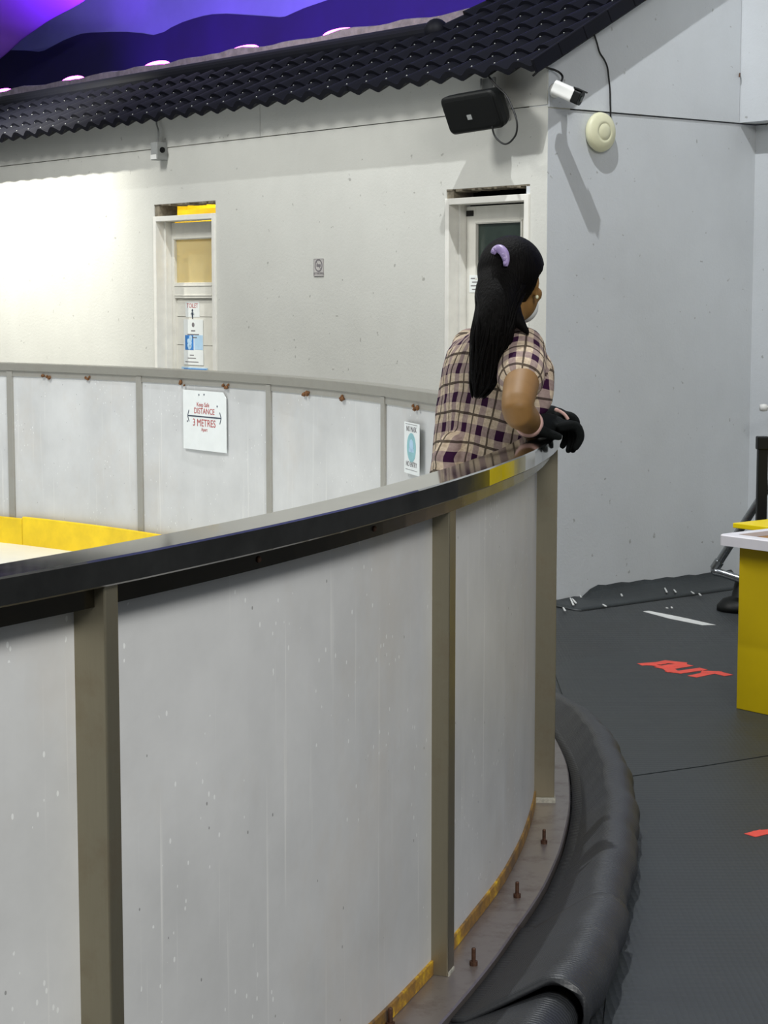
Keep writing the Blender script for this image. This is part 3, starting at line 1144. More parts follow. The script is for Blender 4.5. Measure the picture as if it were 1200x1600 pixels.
# loudspeaker on its bracket
sp = thing('loudspeaker', 'black wall loudspeaker hung under the eave above the right door', 'speaker', W1(.25, 2.55, 0))
fc = on_plane(736, 177, K + N1 * .25, N1)
tilt = R(24)
turn = R(8)
fn = (N1 * math.cos(turn) + N2 * math.sin(turn)) * math.cos(tilt) - UP * math.sin(tilt)
fx_ = (-D1 - fn * (-D1).dot(fn)).normalized()
fy_ = fn.cross(fx_).normalized()
if fy_.z < 0:
    fy_ = -fy_
def rr_ring(c, hw, hh, rad, n=6):
    out = []
    for cx, cy, a0 in ((1, 1, 0), (-1, 1, 90), (-1, -1, 180), (1, -1, 270)):
        for k in range(n + 1):
            a = R(a0 + 90 * k / n)
            out.append(c + fx_ * (cx * (hw - rad) + rad * math.cos(a)) + fy_ * (cy * (hh - rad) + rad * math.sin(a)))
    return out
bm = B()
loft(bm, [rr_ring(fc - fn * d_, hw, hh, rd) for d_, hw, hh, rd in ((.001, .180, .094, .03), (.010, .190, .102, .034), (.045, .188, .10, .034), (.09, .170, .092, .032), (.13, .140, .08, .03), (.17, .105, .062, .028), (.19, .075, .045, .02))])
body = obj('cabinet', bm, M['black'], sp, smooth=False)
bm = B()
loft(bm, [rr_ring(fc + fn * d_, hw, hh, rd) for d_, hw, hh, rd in ((-.002, .178, .092, .028), (.004, .176, .090, .028), (.008, .160, .076, .024))])
obj('grille', bm, M['grille'], sp)
bm = B()
cc = fc + fn * .008 - fx_ * .01 - fy_ * .018
box(bm, cc - fx_ * .016 - fy_ * .012, fx_ * .03, fy_ * .026, fn * .002)
obj('badge', bm, M['grey'], sp)
bm = B()
bb = fc - fn * .20
pb = Vector(bb)
box(bm, W1(.29, 2.63, .10), D1 * .10, UP * .13, N1 * .006)
tube(bm, [W1(.385, 2.62, .12), W1(.385, 2.76, .12)], .006, 8)
tube(bm, [W1(.285, 2.62, .12), W1(.285, 2.76, .12)], .005, 8)
box(bm, W1(.28, 2.60, .006), D1 * .11, UP * .012, N1 * .16)
box(bm, W1(.28, 2.54, .006), D1 * .11, UP * .12, N1 * .012)
obj('bracket', bm, M['grey'], sp)
bm = B()
def w1p(px, py, o):
    return on_plane(px, py, K + N1 * o, N1)
pts = [w1p(764, 120, .17), w1p(776, 135, .19), w1p(790, 148, .2), w1p(798, 163, .2), w1p(805, 180, .2), w1p(808, 195, .2), w1p(806, 210, .19), w1p(798, 221, .18), w1p(790, 225, .18), w1p(782, 222, .19), w1p(774, 214, .19), w1p(770, 203, .20), w1p(769, 190, .21), w1p(770, 180, .22), w1p(767, 173, .225)]
tube(bm, smooth_path(pts, 5), .005, 8)
obj('cable', bm, M['cable'], sp, smooth=True)
bm = B()
bmesh.ops.create_uvsphere(bm, u_segments=12, v_segments=8, radius=.013, matrix=Matrix.Translation(w1p(766, 172, .23)))
obj('cable_plug', bm, M['grey'], sp, smooth=True)

# security camera
cc0 = on_plane(874, 139, K + N2 * .13, N2)
cax = (N2 * .80 + D2 * .42 - UP * .42).normalized()
cs = thing('security_camera', 'white bullet security camera with black front at the building corner', 'camera', W2(.02, 2.68, 0))
cu_ = cax.cross(UP).normalized()
cv_ = cu_.cross(cax).normalized()
def cring(d_, hw, hh, rad, n=5, dy=0):
    out = []
    c = cc0 + cax * d_ + cv_ * dy
    for cx, cy, a0 in ((1, 1, 0), (-1, 1, 90), (-1, -1, 180), (1, -1, 270)):
        for k in range(n + 1):
            a = R(a0 + 90 * k / n)
            out.append(c + cu_ * (cx * (hw - rad) + rad * math.cos(a)) + cv_ * (cy * (hh - rad) + rad * math.sin(a)))
    return out
bm = B(); loft(bm, [cring(-.03, .030, .030, .02), cring(-.026, .036, .036, .02), cring(.085, .037, .037, .02), cring(.088, .036, .036, .02)])
cb = obj('housing', bm, M['white'], cs)
bm = B(); loft(bm, [cring(.088, .036, .036, .018), cring(.125, .036, .036, .018), cring(.127, .034, .034, .018)])
obj('front_face', bm, M['black'], cs)
bm = B(); loft(bm, [cring(.08, .040, .004, .003, dy=.038), cring(.135, .036, .004, .003, dy=.038)])
obj('visor', bm, M['black'], cs)
bm = B(); lathe(bm, [(.016, 0), (.016, .004), (.012, .005)], cc0 + cax * .127, cax, 18)
obj('lens', bm, M['pane_dark'], cs)
bm = B()
lathe(bm, [(.038, 0), (.036, .012), (.020, .018)], W2(.035, 2.675, .008), N2, 20)
tube(bm, [W2(.035, 2.675, .02), W2(.03, 2.672, .06), cc0 + cax * .01], .012, 10)
obj('mount', bm, M['white'], cs, smooth=True)
bm = B()
def w2p(px, py, o):
    return on_plane(px, py, K + N2 * o, N2)
tube(bm, smooth_path([W1(.03, 2.745, .08), w2p(849, 105, .03), w2p(858, 107, .03), w2p(868, 110, .04), w2p(876, 115, .06), w2p(879, 121, .08), w2p(876, 129, .10), cc0 - cax * .02], 5), .006, 8)
obj('cable', bm, M['cable'], cs, smooth=True)

# access point disc
ap = thing('wireless_access_point', 'cream disc shaped wireless unit with a ring on the gable wall', 'device', W2(.355, 2.48, 0))
bm = B(); lathe(bm, [(.085, .009), (.098, .014), (.104, .026), (.100, .040), (.088, .050), (.06, .058), (.046, .0600), (.044, .0575), (.042, .0600), (.02, .063), (.004, .064)], W2(.355, 2.480, .0), N2, 48)
obj('shell', bm, M['cream'], ap, smooth=True)
bm = B()
pts = [w2p(x, y, .015) for x, y in ((925, 40), (928, 52), (933, 68), (937, 82), (944, 93), (949, 105), (951, 120), (953, 140), (953.5, 160), (954, 176), (954, 186))]
tube(bm, smooth_path(pts, 4), .0045, 8)
obj('cable', bm, M['cable'], ap, smooth=True)

# small white hook at the right edge of the gable wall
bm = B()
q = at_y(1193, 637, 10.6)
lathe(bm, [(.018, -.02), (.022, 0), (.018, .02)], q, Vector((1, 0, 0)), 14)
tube(bm, [q, q + Vector((.35, .3, 0))], .008, 8)
tag(obj('wall_hook', bm, M['white'], smooth=True), 'small white round wall hook at the right edge above the black post', 'hook')

# ================================================================== FLOOR MARKS AND FURNITURE AT THE RIGHT
FZ = .0062
a, b_ = on_z(1010, 955, 0), on_z(1106, 976, 0)
dv = (b_ - a).normalized(); nv = Vector((-dv.y, dv.x, 0))
bm = B()
prism(bm, [a - nv * .022, a + dv * .24 - nv * .048, b_ - nv * .035, b_ + dv * .03 + nv * .025, b_ - dv * .2 + nv * .03, a + dv * .2 + nv * .028, a + nv * .016], UP * .0012)
tag(obj('floor_tape', bm, M['tape_white']), 'worn strip of white tape on the dark floor near the gable wall', 'tape')
# OUT in red tape: letters laid along the floor, readable facing the exit
t = thing('out_lettering', 'red tape letters OUT stuck on the dark rubber floor', 'lettering', on_z(1070, 1045, 0))
def floor_stroke(bm, pix, wd):
    pts = [on_z(x, y, FZ) for x, y in pix]
    for p, q in zip(pts, pts[1:]):
        d_ = (q - p).normalized(); n_ = Vector((-d_.y, d_.x, 0)) * wd / 2
        p2, q2 = p - d_ * wd * .4, q + d_ * wd * .4
        prism(bm, [p2 - n_, q2 - n_, q2 + n_, p2 + n_], UP * (.0010 + random.uniform(0, .0006)))
bm = B(); floor_stroke(bm, [(1006, 1038), (1030, 1036.5), (1042, 1034.2), (1064, 1036.5), (1064, 1038.5), (1048, 1040.5), (1034, 1043)], .052)
floor_stroke(bm, [(1006, 1038.5), (1020, 1039), (1030, 1041)], .03)
obj('letter', bm, M['tape_red'], t)
bm = B(); floor_stroke(bm, [(1072, 1040), (1044, 1044.5), (1050, 1049), (1062, 1050.5), (1094, 1046)], .052)
obj('letter', bm, M['tape_red'], t)
bm = B(); floor_stroke(bm, [(1086, 1056.5), (1110, 1051.5)], .05)
floor_stroke(bm, [(1103, 1050), (1120, 1051), (1134, 1054.5)], .05)
obj('letter', bm, M['tape_red'], t)
bm = B()
floor_stroke(bm, [(1178, 1304), (1190, 1301), (1230, 1297)], .045)
tag(obj('floor_tape', bm, M['tape_red']), 'piece of red tape on the floor at the right edge of the photo', 'tape')
# splashes of white paint by the wall foot
bm = B()
for x0_, y0_, x1_, y1_ in ((880, 950, 883, 955), (891, 935, 896, 946), (894, 936, 900, 943), (906, 931, 908, 934), (968, 924, 972, 932), (942, 945, 947, 948), (1038, 918, 1042, 926), (1053, 922, 1056, 926), (1080, 925, 1084, 928), (1092, 928, 1095, 931), (1041, 950, 1043, 951), (1049, 949, 1050, 950.5)):
    p, q = on_z(x0_, y0_, .016), on_z(x1_, y1_, .016)
    d_ = (q - p); d_.normalize(); n_ = Vector((-d_.y, d_.x, 0)) * .0035
    prism(bm, [p - n_, q - n_ * 1.4, q + n_ * 1.4, p + n_], UP * .004)
tag(obj('paint_splash', bm, M['tape_white']), 'scattered white paint drips on the floor at the wall foot', 'paint', kind='stuff')

# counter with white rim and brown inset
cz0, cz1 = .655, .697
cT = Vector((1.302, 7.443, 0))
ct = thing('ticket_counter', 'yellow sided counter with white rimmed brown top at the right edge', 'counter', cT + D2 * .4 + N2 * .5)
LX, LY, RIM = .80, 1.15, .055
bm = B()
def cbx(bm, u0, u1, v0, v1, z0, z1, bev=0):
    return box(bm, cT + D2 * u0 + N2 * v0 + UP * z0, D2 * (u1 - u0), N2 * (v1 - v0), UP * (z1 - z0), bev)
# rounded outer corner rim
def rim_outline(inset, rad):
    out = []
    for cu, cv, a0 in ((0, 0, 180), (1, 0, 270), (1, 1, 0), (0, 1, 90)):
        for k in range(7):
            a = R(a0 + 90 * k / 6)
            x = (inset + rad if cu == 0 else LX - inset - rad) + rad * math.cos(a)
            y = (inset + rad if cv == 0 else LY - inset - rad) + rad * math.sin(a)
            out.append((x, y))
    return out
oo, ii = rim_outline(0, .03), rim_outline(RIM, .006)
def cpt(xy, z):
    return cT + D2 * xy[0] + N2 * xy[1] + UP * z
ring = lambda pts, z: [cpt(p, z) for p in pts]
vr = [[bm.verts.new(q) for q in ring(pp, z)] for pp, z in ((ii, cz0), (oo, cz0), (oo, cz1 - .004), ([(x + (.004 if x < .4 else -.004), y + (.004 if y < .5 else -.004)) for x, y in oo], cz1), (ii, cz1))]
nn_ = len(oo)
for r0, r1 in zip(vr, vr[1:] + vr[:1]):
    for k in range(nn_):
        bm.faces.new((r0[k], r0[(k + 1) % nn_], r1[(k + 1) % nn_], r1[k]))
obj('top_rim', bm, M['whitetop'], ct)
bm = B(); cbx(bm, RIM - .003, LX - RIM + .003, RIM - .003, LY - RIM + .003, cz0 + .002, cz1 - .018)
obj('top_inset', bm, M['wood'], ct)
bm = B(); cbx(bm, .060, LX - .06, .062, LY - .06, .0065, cz0 - .001, .003)
obj('counter_body', bm, M['yellow'], ct)

# yellow table behind it
y0 = at_y(1145, 817, 8.35)
yt = thing('yellow_table', 'bright yellow table top just behind the white rimmed counter', 'table', Vector((y0.x + .5, y0.y, 0)))
bm = B()
box(bm, y0 - UP * .022, D2 * .8, N2 * .75, UP * .022, .003)
obj('tabletop', bm, M['yellow2'], yt)
for u, v in ((.06, .06), (.70, .06), (.06, .65), (.70, .65)):
    bm = B(); box(bm, Vector((y0.x, y0.y, .0065)) + D2 * (u + (.12 if u < .1 else 0)) + N2 * v, D2 * .04, N2 * .04, UP * (y0.z - .0285))
    obj('leg', bm, M['black'], yt)

# black post behind the counters
q = at_y(1191.5, 690, 9.0)
pt = thing('barrier_post', 'black square plastic post with a wider cap behind the yellow table', 'post', Vector((q.x, q.y, 0)))
bm = B(); box(bm, (q.x - .022, q.y - .022, .03), (.046, 0, 0), (0, .046, 0), (0, 0, .9), .004)
obj('post_shaft', bm, M['black'], pt)
bm = B(); box(bm, (q.x - .028, q.y - .028, .905), (.058, 0, 0), (0, .058, 0), (0, 0, .062), .006)
obj('post_cap', bm, M['black'], pt)
bm = B(); box(bm, (q.x - .03, q.y - .03, .0066), (.2, 0, 0), (0, .2, 0), (0, 0, .03), .008)
obj('post_base', bm, M['black'], pt)

# tall yellow kiosk by the right wall: only its reflection shows, in the facets of the rail
kq = Vector((3.02, 9.28, .0065))
kk = thing('yellow_kiosk', 'tall yellow kiosk out of frame at the right, mirrored in the rail facets', 'kiosk', kq)
bm = B(); box(bm, kq - D1 * .22, D1 * .46, D2 * .3, UP * 1.35, .006)
obj('kiosk_body', bm, M['yellow2'], kk)
bm = B(); box(bm, kq - D1 * .26 - D2 * .04 + UP * 1.35, D1 * .54, D2 * .38, UP * .04, .006)
obj('kiosk_top', bm, M['whitetop'], kk)

# galvanised tube frame leaning beside the wall
tb = thing('tube_frame', 'galvanised steel tube frame with bent corner behind the counter', 'frame', Vector((1.80, 9.75, 0)))
p0, p1, p2 = at_y(1240, 700, 9.6), at_y(1121, 882, 9.8), at_y(1175, 911, 9.7)
p1b = at_y(1117, 892, 9.8)
bm = B(); tube(bm, smooth_path([p0, p0.lerp(p1, .5), p1.lerp(p0, .04), p1b, p2.lerp(p1b, .8), p2, p2 + (p2 - p1b)], 6), .021, 12)
obj('tube', bm, M['chrome'], tb, smooth=True)
bm = B()
lathe(bm, [(.026, 0), (.026, .05)], p1.lerp(p0, .03), (p1 - p0).normalized(), 14)
obj('tube_joint', bm, M['chrome'], tb)
bm = B()
q = on_z(1148, 930, 0)
lathe(bm, [(.12, .0), (.12, .025), (.09, .06), (.045, .075), (.03, .15)], Vector((1.85, 9.86, 0)), UP, 24)
obj('rubber_foot', bm, M['black'], tb, smooth=True)
bm = B(); tube(bm, [p0, p0 + Vector((.4, -.05, -.1)), Vector((p0.x + .5, p0.y, 0))], .021, 10)
obj('tube', bm, M['chrome'], tb, smooth=True)

# ================================================================== WOMAN AT THE RAIL
G = Vector((.74, .67, 0)).normalized()            # chest faces this way
RT = Vector((G.y, -G.x, 0))                       # her right
GH = Vector((.45, .89, -.06)).normalized()        # head faces this way
RH = GH.cross(UP).normalized()
UH = RH.cross(GH).normalized()

def ell(bm, c, ax, ay, az, rx, ry, rz, seg=24, ring=16):
    m = Matrix.Identity(4)
    for i, (a, r) in enumerate(((ax, rx), (ay, ry), (az, rz))):
        for j in range(3):
            m[j][i] = a[j] * r
    for j in range(3):
        m[j][3] = c[j]
    bmesh.ops.create_uvsphere(bm, u_segments=seg, v_segments=ring, radius=1, matrix=m)

def limb(bm, pts, rs, n=16, sub=5):
    pts = [Vector(p) for p in pts]
    q = smooth_path(pts, sub)
    rr = []
    for i in range(len(pts) - 1):
        for k in range(sub):
            t = k / sub
            rr.append(rs[i] * (1 - t) + rs[i + 1] * t)
    rr.append(rs[-1])
    tube(bm, q, rr, n)
    for p, r in ((pts[0], rs[0]), (pts[-1], rs[-1])):
        ell(bm, p, Vector((1, 0, 0)), Vector((0, 1, 0)), UP, r, r, r, 16, 10)

def ering(c, w, d, n=40, p=2.3):
    out = []
    for k in range(n):
        a = 2 * math.pi * k / n
        ca, sa = math.cos(a), math.sin(a)
        out.append(c + RT * (w * math.copysign(abs(ca) ** (2 / p), ca)) + G * (d * math.copysign(abs(sa) ** (2 / p), sa)))
    return out

def spine(py):
    """centre line of the trunk as seen against the rail"""
    T_ = [(520, 777, 5.60), (560, 772, 5.62), (610, 764, 5.64), (660, 753, 5.68), (710, 744, 5.70), (760, 740, 5.70), (800, 735, 5.71), (845, 729, 5.73)]
    for (a, x, d), (b, x2, d2) in zip(T_, T_[1:]):
        if a <= py <= b:
            t = (py - a) / (b - a)
            return at_y(x + (x2 - x) * t, py, d + (d2 - d) * t)
    a, x, d = T_[0] if py < 520 else T_[-1]
    return at_y(x, py, d)

pelvis = spine(768)
nb = at_y(783, 520, 5.60)
SR, SL_ = at_y(818, 549, 5.52), at_y(739, 549, 5.70)
ER, WR = at_y(808, 640, 5.24), at_y(829, 664, 5.42)
EL = SL_ + Vector((.135, .14, -.25))
LEGX = Vector((-.035, 0, 0))
RZ = 1.2155                                         # top of the rail
WL = Vector((.455, 5.715, 1.268))
HC = at_y(801, 441, 5.60)

person = thing('person', 'woman in plaid shirt and black gloves leaning on the rink rail, seen from behind', 'person', Vector((pelvis.x, pelvis.y, ICE)))

# --- body: one continuous skin surface
bm = B()
loft(bm, [ering(spine(y), w, d) for y, w, d in ((505, .045, .045), (522, .09, .06), (535, .135, .082), (560, .155, .10), (600, .150, .108), (640, .134, .088), (680, .126, .080), (720, .128, .082), (760, .130, .090), (790, .130, .090), (800, .11, .08))])
limb(bm, [nb - UP * .03, at_y(789, 505, 5.585), HC - UP * .055 - GH * .012], [.056, .050, .052])
# head
ell(bm, HC + UH * .022 - GH * .012, RH, GH, UH, .072, .093, .092)
ell(bm, HC - UH * .045 + GH * .030, RH, GH, UH, .064, .064, .070)
ell(bm, HC - UH * .092 + GH * .058, RH, GH, UH, .030, .030, .022)
limb(bm, [HC + GH * .088 + UH * .01, HC + GH * .106 - UH * .022], [.010, .015], 10)
for s in (-1, 1):
    ell(bm, HC + RH * (s * .045) + GH * .062 - UH * .030, RH, GH, UH, .024, .022, .022)
    e = HC + RH * (s * .076) - GH * .002 - UH * .012
    ell(bm, e + UH * .010, (RH * .55 - GH * .83 * s * s).normalized(), (GH * .55 + RH * .8).normalized() if False else UH.cross((RH * .55 - GH * .83)).normalized(), UH, .020, .007, .030, 16, 10)
    ell(bm, e - UH * .022, RH, GH, UH, .008, .008, .010, 12, 8)
# arms
limb(bm, [SR, SR.lerp(ER, .5) + RT * .006, ER, ER.lerp(WR, .55) + RT * .004, WR], [.056, .052, .043, .041, .030])
limb(bm, [SL_, SL_.lerp(EL, .5), EL, EL.lerp(WL, .55), WL], [.054, .048, .042, .038, .028])
# hands inside the gloves
ell(bm, WR + Vector((.045, .06, -.008)), Vector((.6, .8, 0)), Vector((.8, -.6, 0)), UP, .05, .030, .010)
ell(bm, WL + Vector((.045, .035, -.010)), Vector((.8, .6, 0)), Vector((.6, -.8, 0)), UP, .045, .032, .014)
# legs
for s in (-1, 1):
    hp = pelvis + RT * (s * .066) - UP * .03 + LEGX
    kn = hp - UP * .42 + G * .02 + LEGX
    an = Vector((hp.x, hp.y, ICE + .17)) + RT * (s * .03) - G * .03 + LEGX * 1.5
    limb(bm, [hp, hp.lerp(kn, .5) + G * .012, kn, kn.lerp(an, .4) - G * .015, an], [.080, .070, .054, .050, .038])
    limb(bm, [an, an - UP * .06 + G * .05, an - UP * .085 + G * .15], [.040, .040, .032])
me = remesh(bm, .0075, 5, .5)
obj('body', me, M['skin'], person, smooth=True)
# eyes
for s in (-1, 1):
    bm = B()
    ell(bm, HC + RH * (s * .031) + GH * .078 + UH * .004, RH, GH, UH, .012, .010, .009, 12, 8)
    obj('eye', bm, M['white'], person, smooth=True)
# face mask, only its edge shows past the cheek
bm = B()
ell(bm, HC - UH * .066 + GH * .060, RH, GH, UH, .0560, .050, .052)
me = remesh(bm, .006, 3)
obj('face_mask', me, M['paper'], person, smooth=True)
bm = B()
for s in (1,):
    ell(bm, HC + RH * (s * .079) - GH * .004 - UH * .043, RH, GH, UH, .005, .005, .006, 10, 8)
obj('earring', bm, M['cream'], person, smooth=True)

# --- shirt
bm = B()
loft(bm, [ering(spine(y), w, d, 48) for y, w, d in ((512, .060, .058), (524, .100, .074), (534, .140, .092), (550, .160, .108), (580, .164, .120), (620, .160, .112), (660, .158, .100), (700, .156, .096), (735, .156, .098), (775, .162, .106), (815, .166, .110), (822, .15, .10))])
AX = {}
for nm, S0, E_, k in (('r', SR, ER, .46), ('l', SL_, EL, .5)):
    tip = S0.lerp(E_, k)
    AX[nm] = (S0, (tip - S0).normalized())
    limb(bm, [S0 - (tip - S0) * .08, S0.lerp(tip, .5), tip], [.066, .069, .068] if nm == 'r' else [.060, .062, .062])
# loose fold of sleeve hanging on the far side of the arm
fr = SR.lerp(ER, .25) + Vector((.055, .09, -.02))
limb(bm, [SR + Vector((.020, .05, -.02)), fr, fr + Vector((.004, -.02, -.085)), fr + Vector((-.012, -.03, -.125))], [.045, .046, .034, .012], 14)
# rucked hem at the left back
hb = at_y(695, 728, 5.60)
limb(bm, [at_y(706, 690, 5.60), at_y(698, 716, 5.60), at_y(700, 726, 5.60), at_y(695, 740, 5.60), at_y(697, 765, 5.60)], [.030, .040, .030, .036, .036], 14)
shm = remesh(bm, .008, 6, .5)
# folds
import mathutils
for v in shm.vertices:
    p = v.co
    a = math.atan2((p - pelvis).dot(G), (p - pelvis).dot(RT))
    d = mathutils.noise.noise(Vector((a * 2.6, p.z * 3.0, 1.7))) * .009 + mathutils.noise.noise(Vector((a * 7, p.z * 11, 4.1))) * .004
    c = spine(465 + (EYE - p.z) / 5.65 * FPX)
    n_ = (p - c); n_.z = 0
    if n_.length > 1e-4:
        v.co = p + n_.normalized() * d
uvl = shm.uv_layers.new(name='UVMap')
for poly in shm.polygons:
    cen = poly.center
    src = None
    for nm in ('r', 'l'):
        S0, ax = AX[nm]
        rel = cen - S0
        al = rel.dot(ax)
        rad = (rel - ax * al).length
        if -.05 < al and rad < .085 and (rel.dot(RT) > -.015 if nm == 'r' else rel.dot(RT) < .015):
            src = nm
    for li in poly.loop_indices:
        p = shm.vertices[shm.loops[li].vertex_index].co
        if src:
            S0, ax = AX[src]
            u = ax.orthogonal().normalized()
            u = (G - ax * G.dot(ax)).normalized()
            w_ = ax.cross(u)
            rel = p - S0
            ang = math.atan2(rel.dot(w_), rel.dot(u))
            if cen is not None:
                ca = math.atan2((cen - S0).dot(w_), (cen - S0).dot(u))
                if ang - ca > math.pi: ang -= 2 * math.pi
                if ang - ca < -math.pi: ang += 2 * math.pi
            uvl.data[li].uv = (ang * .068 + .01, rel.dot(ax))
        else:
            c = spine(465 + (EYE - p.z) / 5.65 * FPX)
            cc_ = spine(465 + (EYE - cen.z) / 5.65 * FPX)
            ang = math.atan2((p - c).dot(RT), -(p - c).dot(G))
            ca = math.atan2((cen - cc_).dot(RT), -(cen - cc_).dot(G))
            if ang - ca > math.pi: ang -= 2 * math.pi
            if ang - ca < -math.pi: ang += 2 * math.pi
            uvl.data[li].uv = (ang * .155 + .062, p.z + .045 - .04 * math.cos(ang))
obj('shirt', shm, M['plaid'], person, smooth=True)

# --- trousers and skates
bm = B()
loft(bm, [ering(pelvis + LEGX + UP * z, w, d) for z, w, d in ((-.03, .120, .095), (-.05, .140, .108), (-.09, .142, .110), (-.12, .11, .09))])
for s in (-1, 1):
    hp = pelvis + RT * (s * .066) - UP * .05 + LEGX
    kn = hp - UP * .42 + G * .02 + LEGX
    an = Vector((hp.x, hp.y, ICE + .24)) + RT * (s * .03) - G * .03 + LEGX * 1.5
    limb(bm, [hp, hp.lerp(kn, .5) + G * .012, kn, kn.lerp(an, .4) - G * .015, an], [.088, .078, .064, .062, .056])
obj('trousers', remesh(bm, .010, 4), M['trouser'], person, smooth=True)
for s in (-1, 1):
    hp = pelvis + RT * (s * .066) + LEGX
    an = Vector((hp.x, hp.y, ICE + .20)) + RT * (s * .03) - G * .03 + LEGX * 1.5
    bm = B()
    limb(bm, [an + UP * .10, an, an - UP * .07 + G * .02, an - UP * .10 + G * .14], [.056, .052, .052, .042])
    bt = obj('skate_boot', remesh(bm, .008, 3), M['boot'], person, smooth=True)
    bm = B()
    box(bm, Vector((an.x, an.y, ICE + .001)) - G * .06 - RT * .003, G * .28, RT * .006, UP * .07, .002)
    obj('blade', bm, M['chrome'], bt)

# --- gloves with five fingers each
def glove(wrist, pts_palm, fingers, thumb, name='glove'):
    bm = B()
    limb(bm, pts_palm, [.030, .034, .036, .030], 14)
    for f in fingers:
        limb(bm, f, [.0145, .0140, .0130, .0115, .0095][:len(f)], 12, 4)
    limb(bm, thumb, [.017, .0155, .013, .011][:len(thumb)], 12, 4)
    return obj(name, remesh(bm, .0042, 3), M['glove'], person, smooth=True)
def RP_(th, r, z):
    return P(th, r, z)
# right hand: heel on the inner edge of the rail, fingers over the outer edge
pr = [WR + Vector((-.004, -.008, -.008)), WR + Vector((.022, .030, -.006)), WR + Vector((.055, .075, -.006)), WR + Vector((.080, .105, -.010))]
fing = []
for i in range(4):
    t0 = WR + Vector((.060 + .010 * i, .118 - .028 * i, -.008))
    e = Vector((1, -.12, 0)).normalized()
    ed = t0 + e * (.040 + .004 * (1.5 - abs(i - 1.5)))
    ln = (.036, .046, .044, .034)[i]
    fing.append([t0, ed + UP * .004, ed + e * .014 - UP * .022, ed + e * .010 - UP * (.022 + ln * .6), ed + e * .002 - UP * (.024 + ln)])
th_ = [WR + Vector((.012, -.005, -.012)), WR + Vector((.034, -.022, -.016)), WR + Vector((.060, -.024, -.026)), WR + Vector((.078, -.022, -.032))]
gl = glove(WR, pr, fing, th_)
bm = B()
dwr = (WR - ER).normalized()
lathe(bm, [(.036, 0), (.040, .008), (.040, .022), (.036, .030)], WR - dwr * .036, dwr, 24)
obj('cuff', bm, M['cuff'], gl, smooth=True)
# left hand resting over the far end of the same stretch of rail
pl = [WL + Vector((-.012, -.010, -.004)), WL + Vector((.015, .008, -.006)), WL + Vector((.045, .020, -.008)), WL + Vector((.066, .026, -.010))]
fing = []
for i in range(4):
    t0 = WL + Vector((.052 + .004 * i, .052 - .022 * i, -.004))
    e = Vector((.98, -.2, 0)).normalized()
    ed = t0 + e * (.036 + .004 * (1.5 - abs(i - 1.5)))
    ln = (.034, .044, .046, .036)[i]
    fing.append([t0, ed, ed + e * .016 - UP * .018, ed + e * .012 - UP * (.020 + ln * .6), ed + e * .004 - UP * (.022 + ln)])
th_ = [WL + Vector((.004, -.012, -.008)), WL + Vector((.024, -.032, -.014)), WL + Vector((.046, -.042, -.024)), WL + Vector((.064, -.046, -.030))]
gl = glove(WL, pl, fing, th_)
bm = B()
tube(bm, smooth_path([WL + Vector((.050, -.036, .018)), WL + Vector((.066, -.034, .012)), WL + Vector((.080, -.036, .002)), WL + Vector((.090, -.038, -.012))], 4), [.004, .006, .006, .005] + [.005] * 9, 8)
obj('cuff', bm, M['cuff'], gl, smooth=True)

# --- hair
HH = HC + UH * .030 - GH * .014
bm = B()
t = B()
ell(t, HH, RH, GH, UH, .096, .110, .104, 48, 32)
for v in t.verts:
    rel = v.co - HC
    f_, s_, u_ = rel.dot(GH), rel.dot(RH), rel.dot(UH)
    az = f_ / max(1e-4, math.hypot(f_, s_))            # 1 front, -1 back
    line_ = .058 if az > .5 else (.058 - (.5 - az) * .062 if az > -.25 else -1)
    if u_ < line_:
        v.co = v.co + UH * (line_ - u_)
        # tuck the lower lip of the cap inwards
        k = .90
        v.co = v.co - RH * (s_ * (1 - k)) - GH * (f_ * (1 - k))
join(bm, t)
FALL = [(786, 440, 5.545, .074), (780, 458, 5.515, .068), (776, 482, 5.475, .058), (769, 515, 5.455, .056), (762, 550, 5.460, .046), (757, 582, 5.47, .036), (752, 603, 5.478, .024), (747, 618, 5.485, .008)]
limb(bm, [at_y(x, y, d) for x, y, d, r in FALL], [r for *_, r in FALL], 18, 5)
limb(bm, [at_y(797, 452, 5.52), at_y(800, 478, 5.50), at_y(809, 500, 5.475), at_y(826, 522, 5.462)], [.028, .026, .020, .006], 12)
limb(bm, [at_y(783, 480, 5.47), at_y(788, 520, 5.455), at_y(783, 560, 5.465), at_y(774, 590, 5.475)], [.040, .030, .018, .005], 12)
hm = remesh(bm, .0065, 4)
hb_ = bmesh.new(); hb_.from_mesh(hm)
for i in range(120):
    ph = random.uniform(0, 2 * math.pi)
    k0 = random.choice((0, 0, 1, 1, 2, 3))
    pts, rs = [], []
    wob = random.uniform(-.006, .010)
    for j, (x, y, d, r) in enumerate(FALL[k0:]):
        c = at_y(x, y, d)
        rr = r * .97 + wob * j / 6
        ph2 = ph + .25 * math.sin(j * .9 + i)
        pts.append(c + Vector((1, 0, 0)) * (rr * math.cos(ph2)) + Vector((0, 1, 0)) * (rr * math.sin(ph2)) - UP * random.uniform(0, .012))
        rs.append(.0045 if j < len(FALL[k0:]) - 1 else .0008)
    cut = random.randint(max(3, len(pts) - 3), len(pts))
    pts, rs = pts[:cut], rs[:cut]
    if len(pts) < 2:
        continue
    rs[-1] = .0006
    q = smooth_path(pts, 3)
    rq = [rs[min(len(rs) - 1, int(k / 3))] for k in range(len(q))]
    tube(hb_, q, rq, 5)
hr = obj('hair', hb_, M['hair'], person, smooth=True, recalc=False)
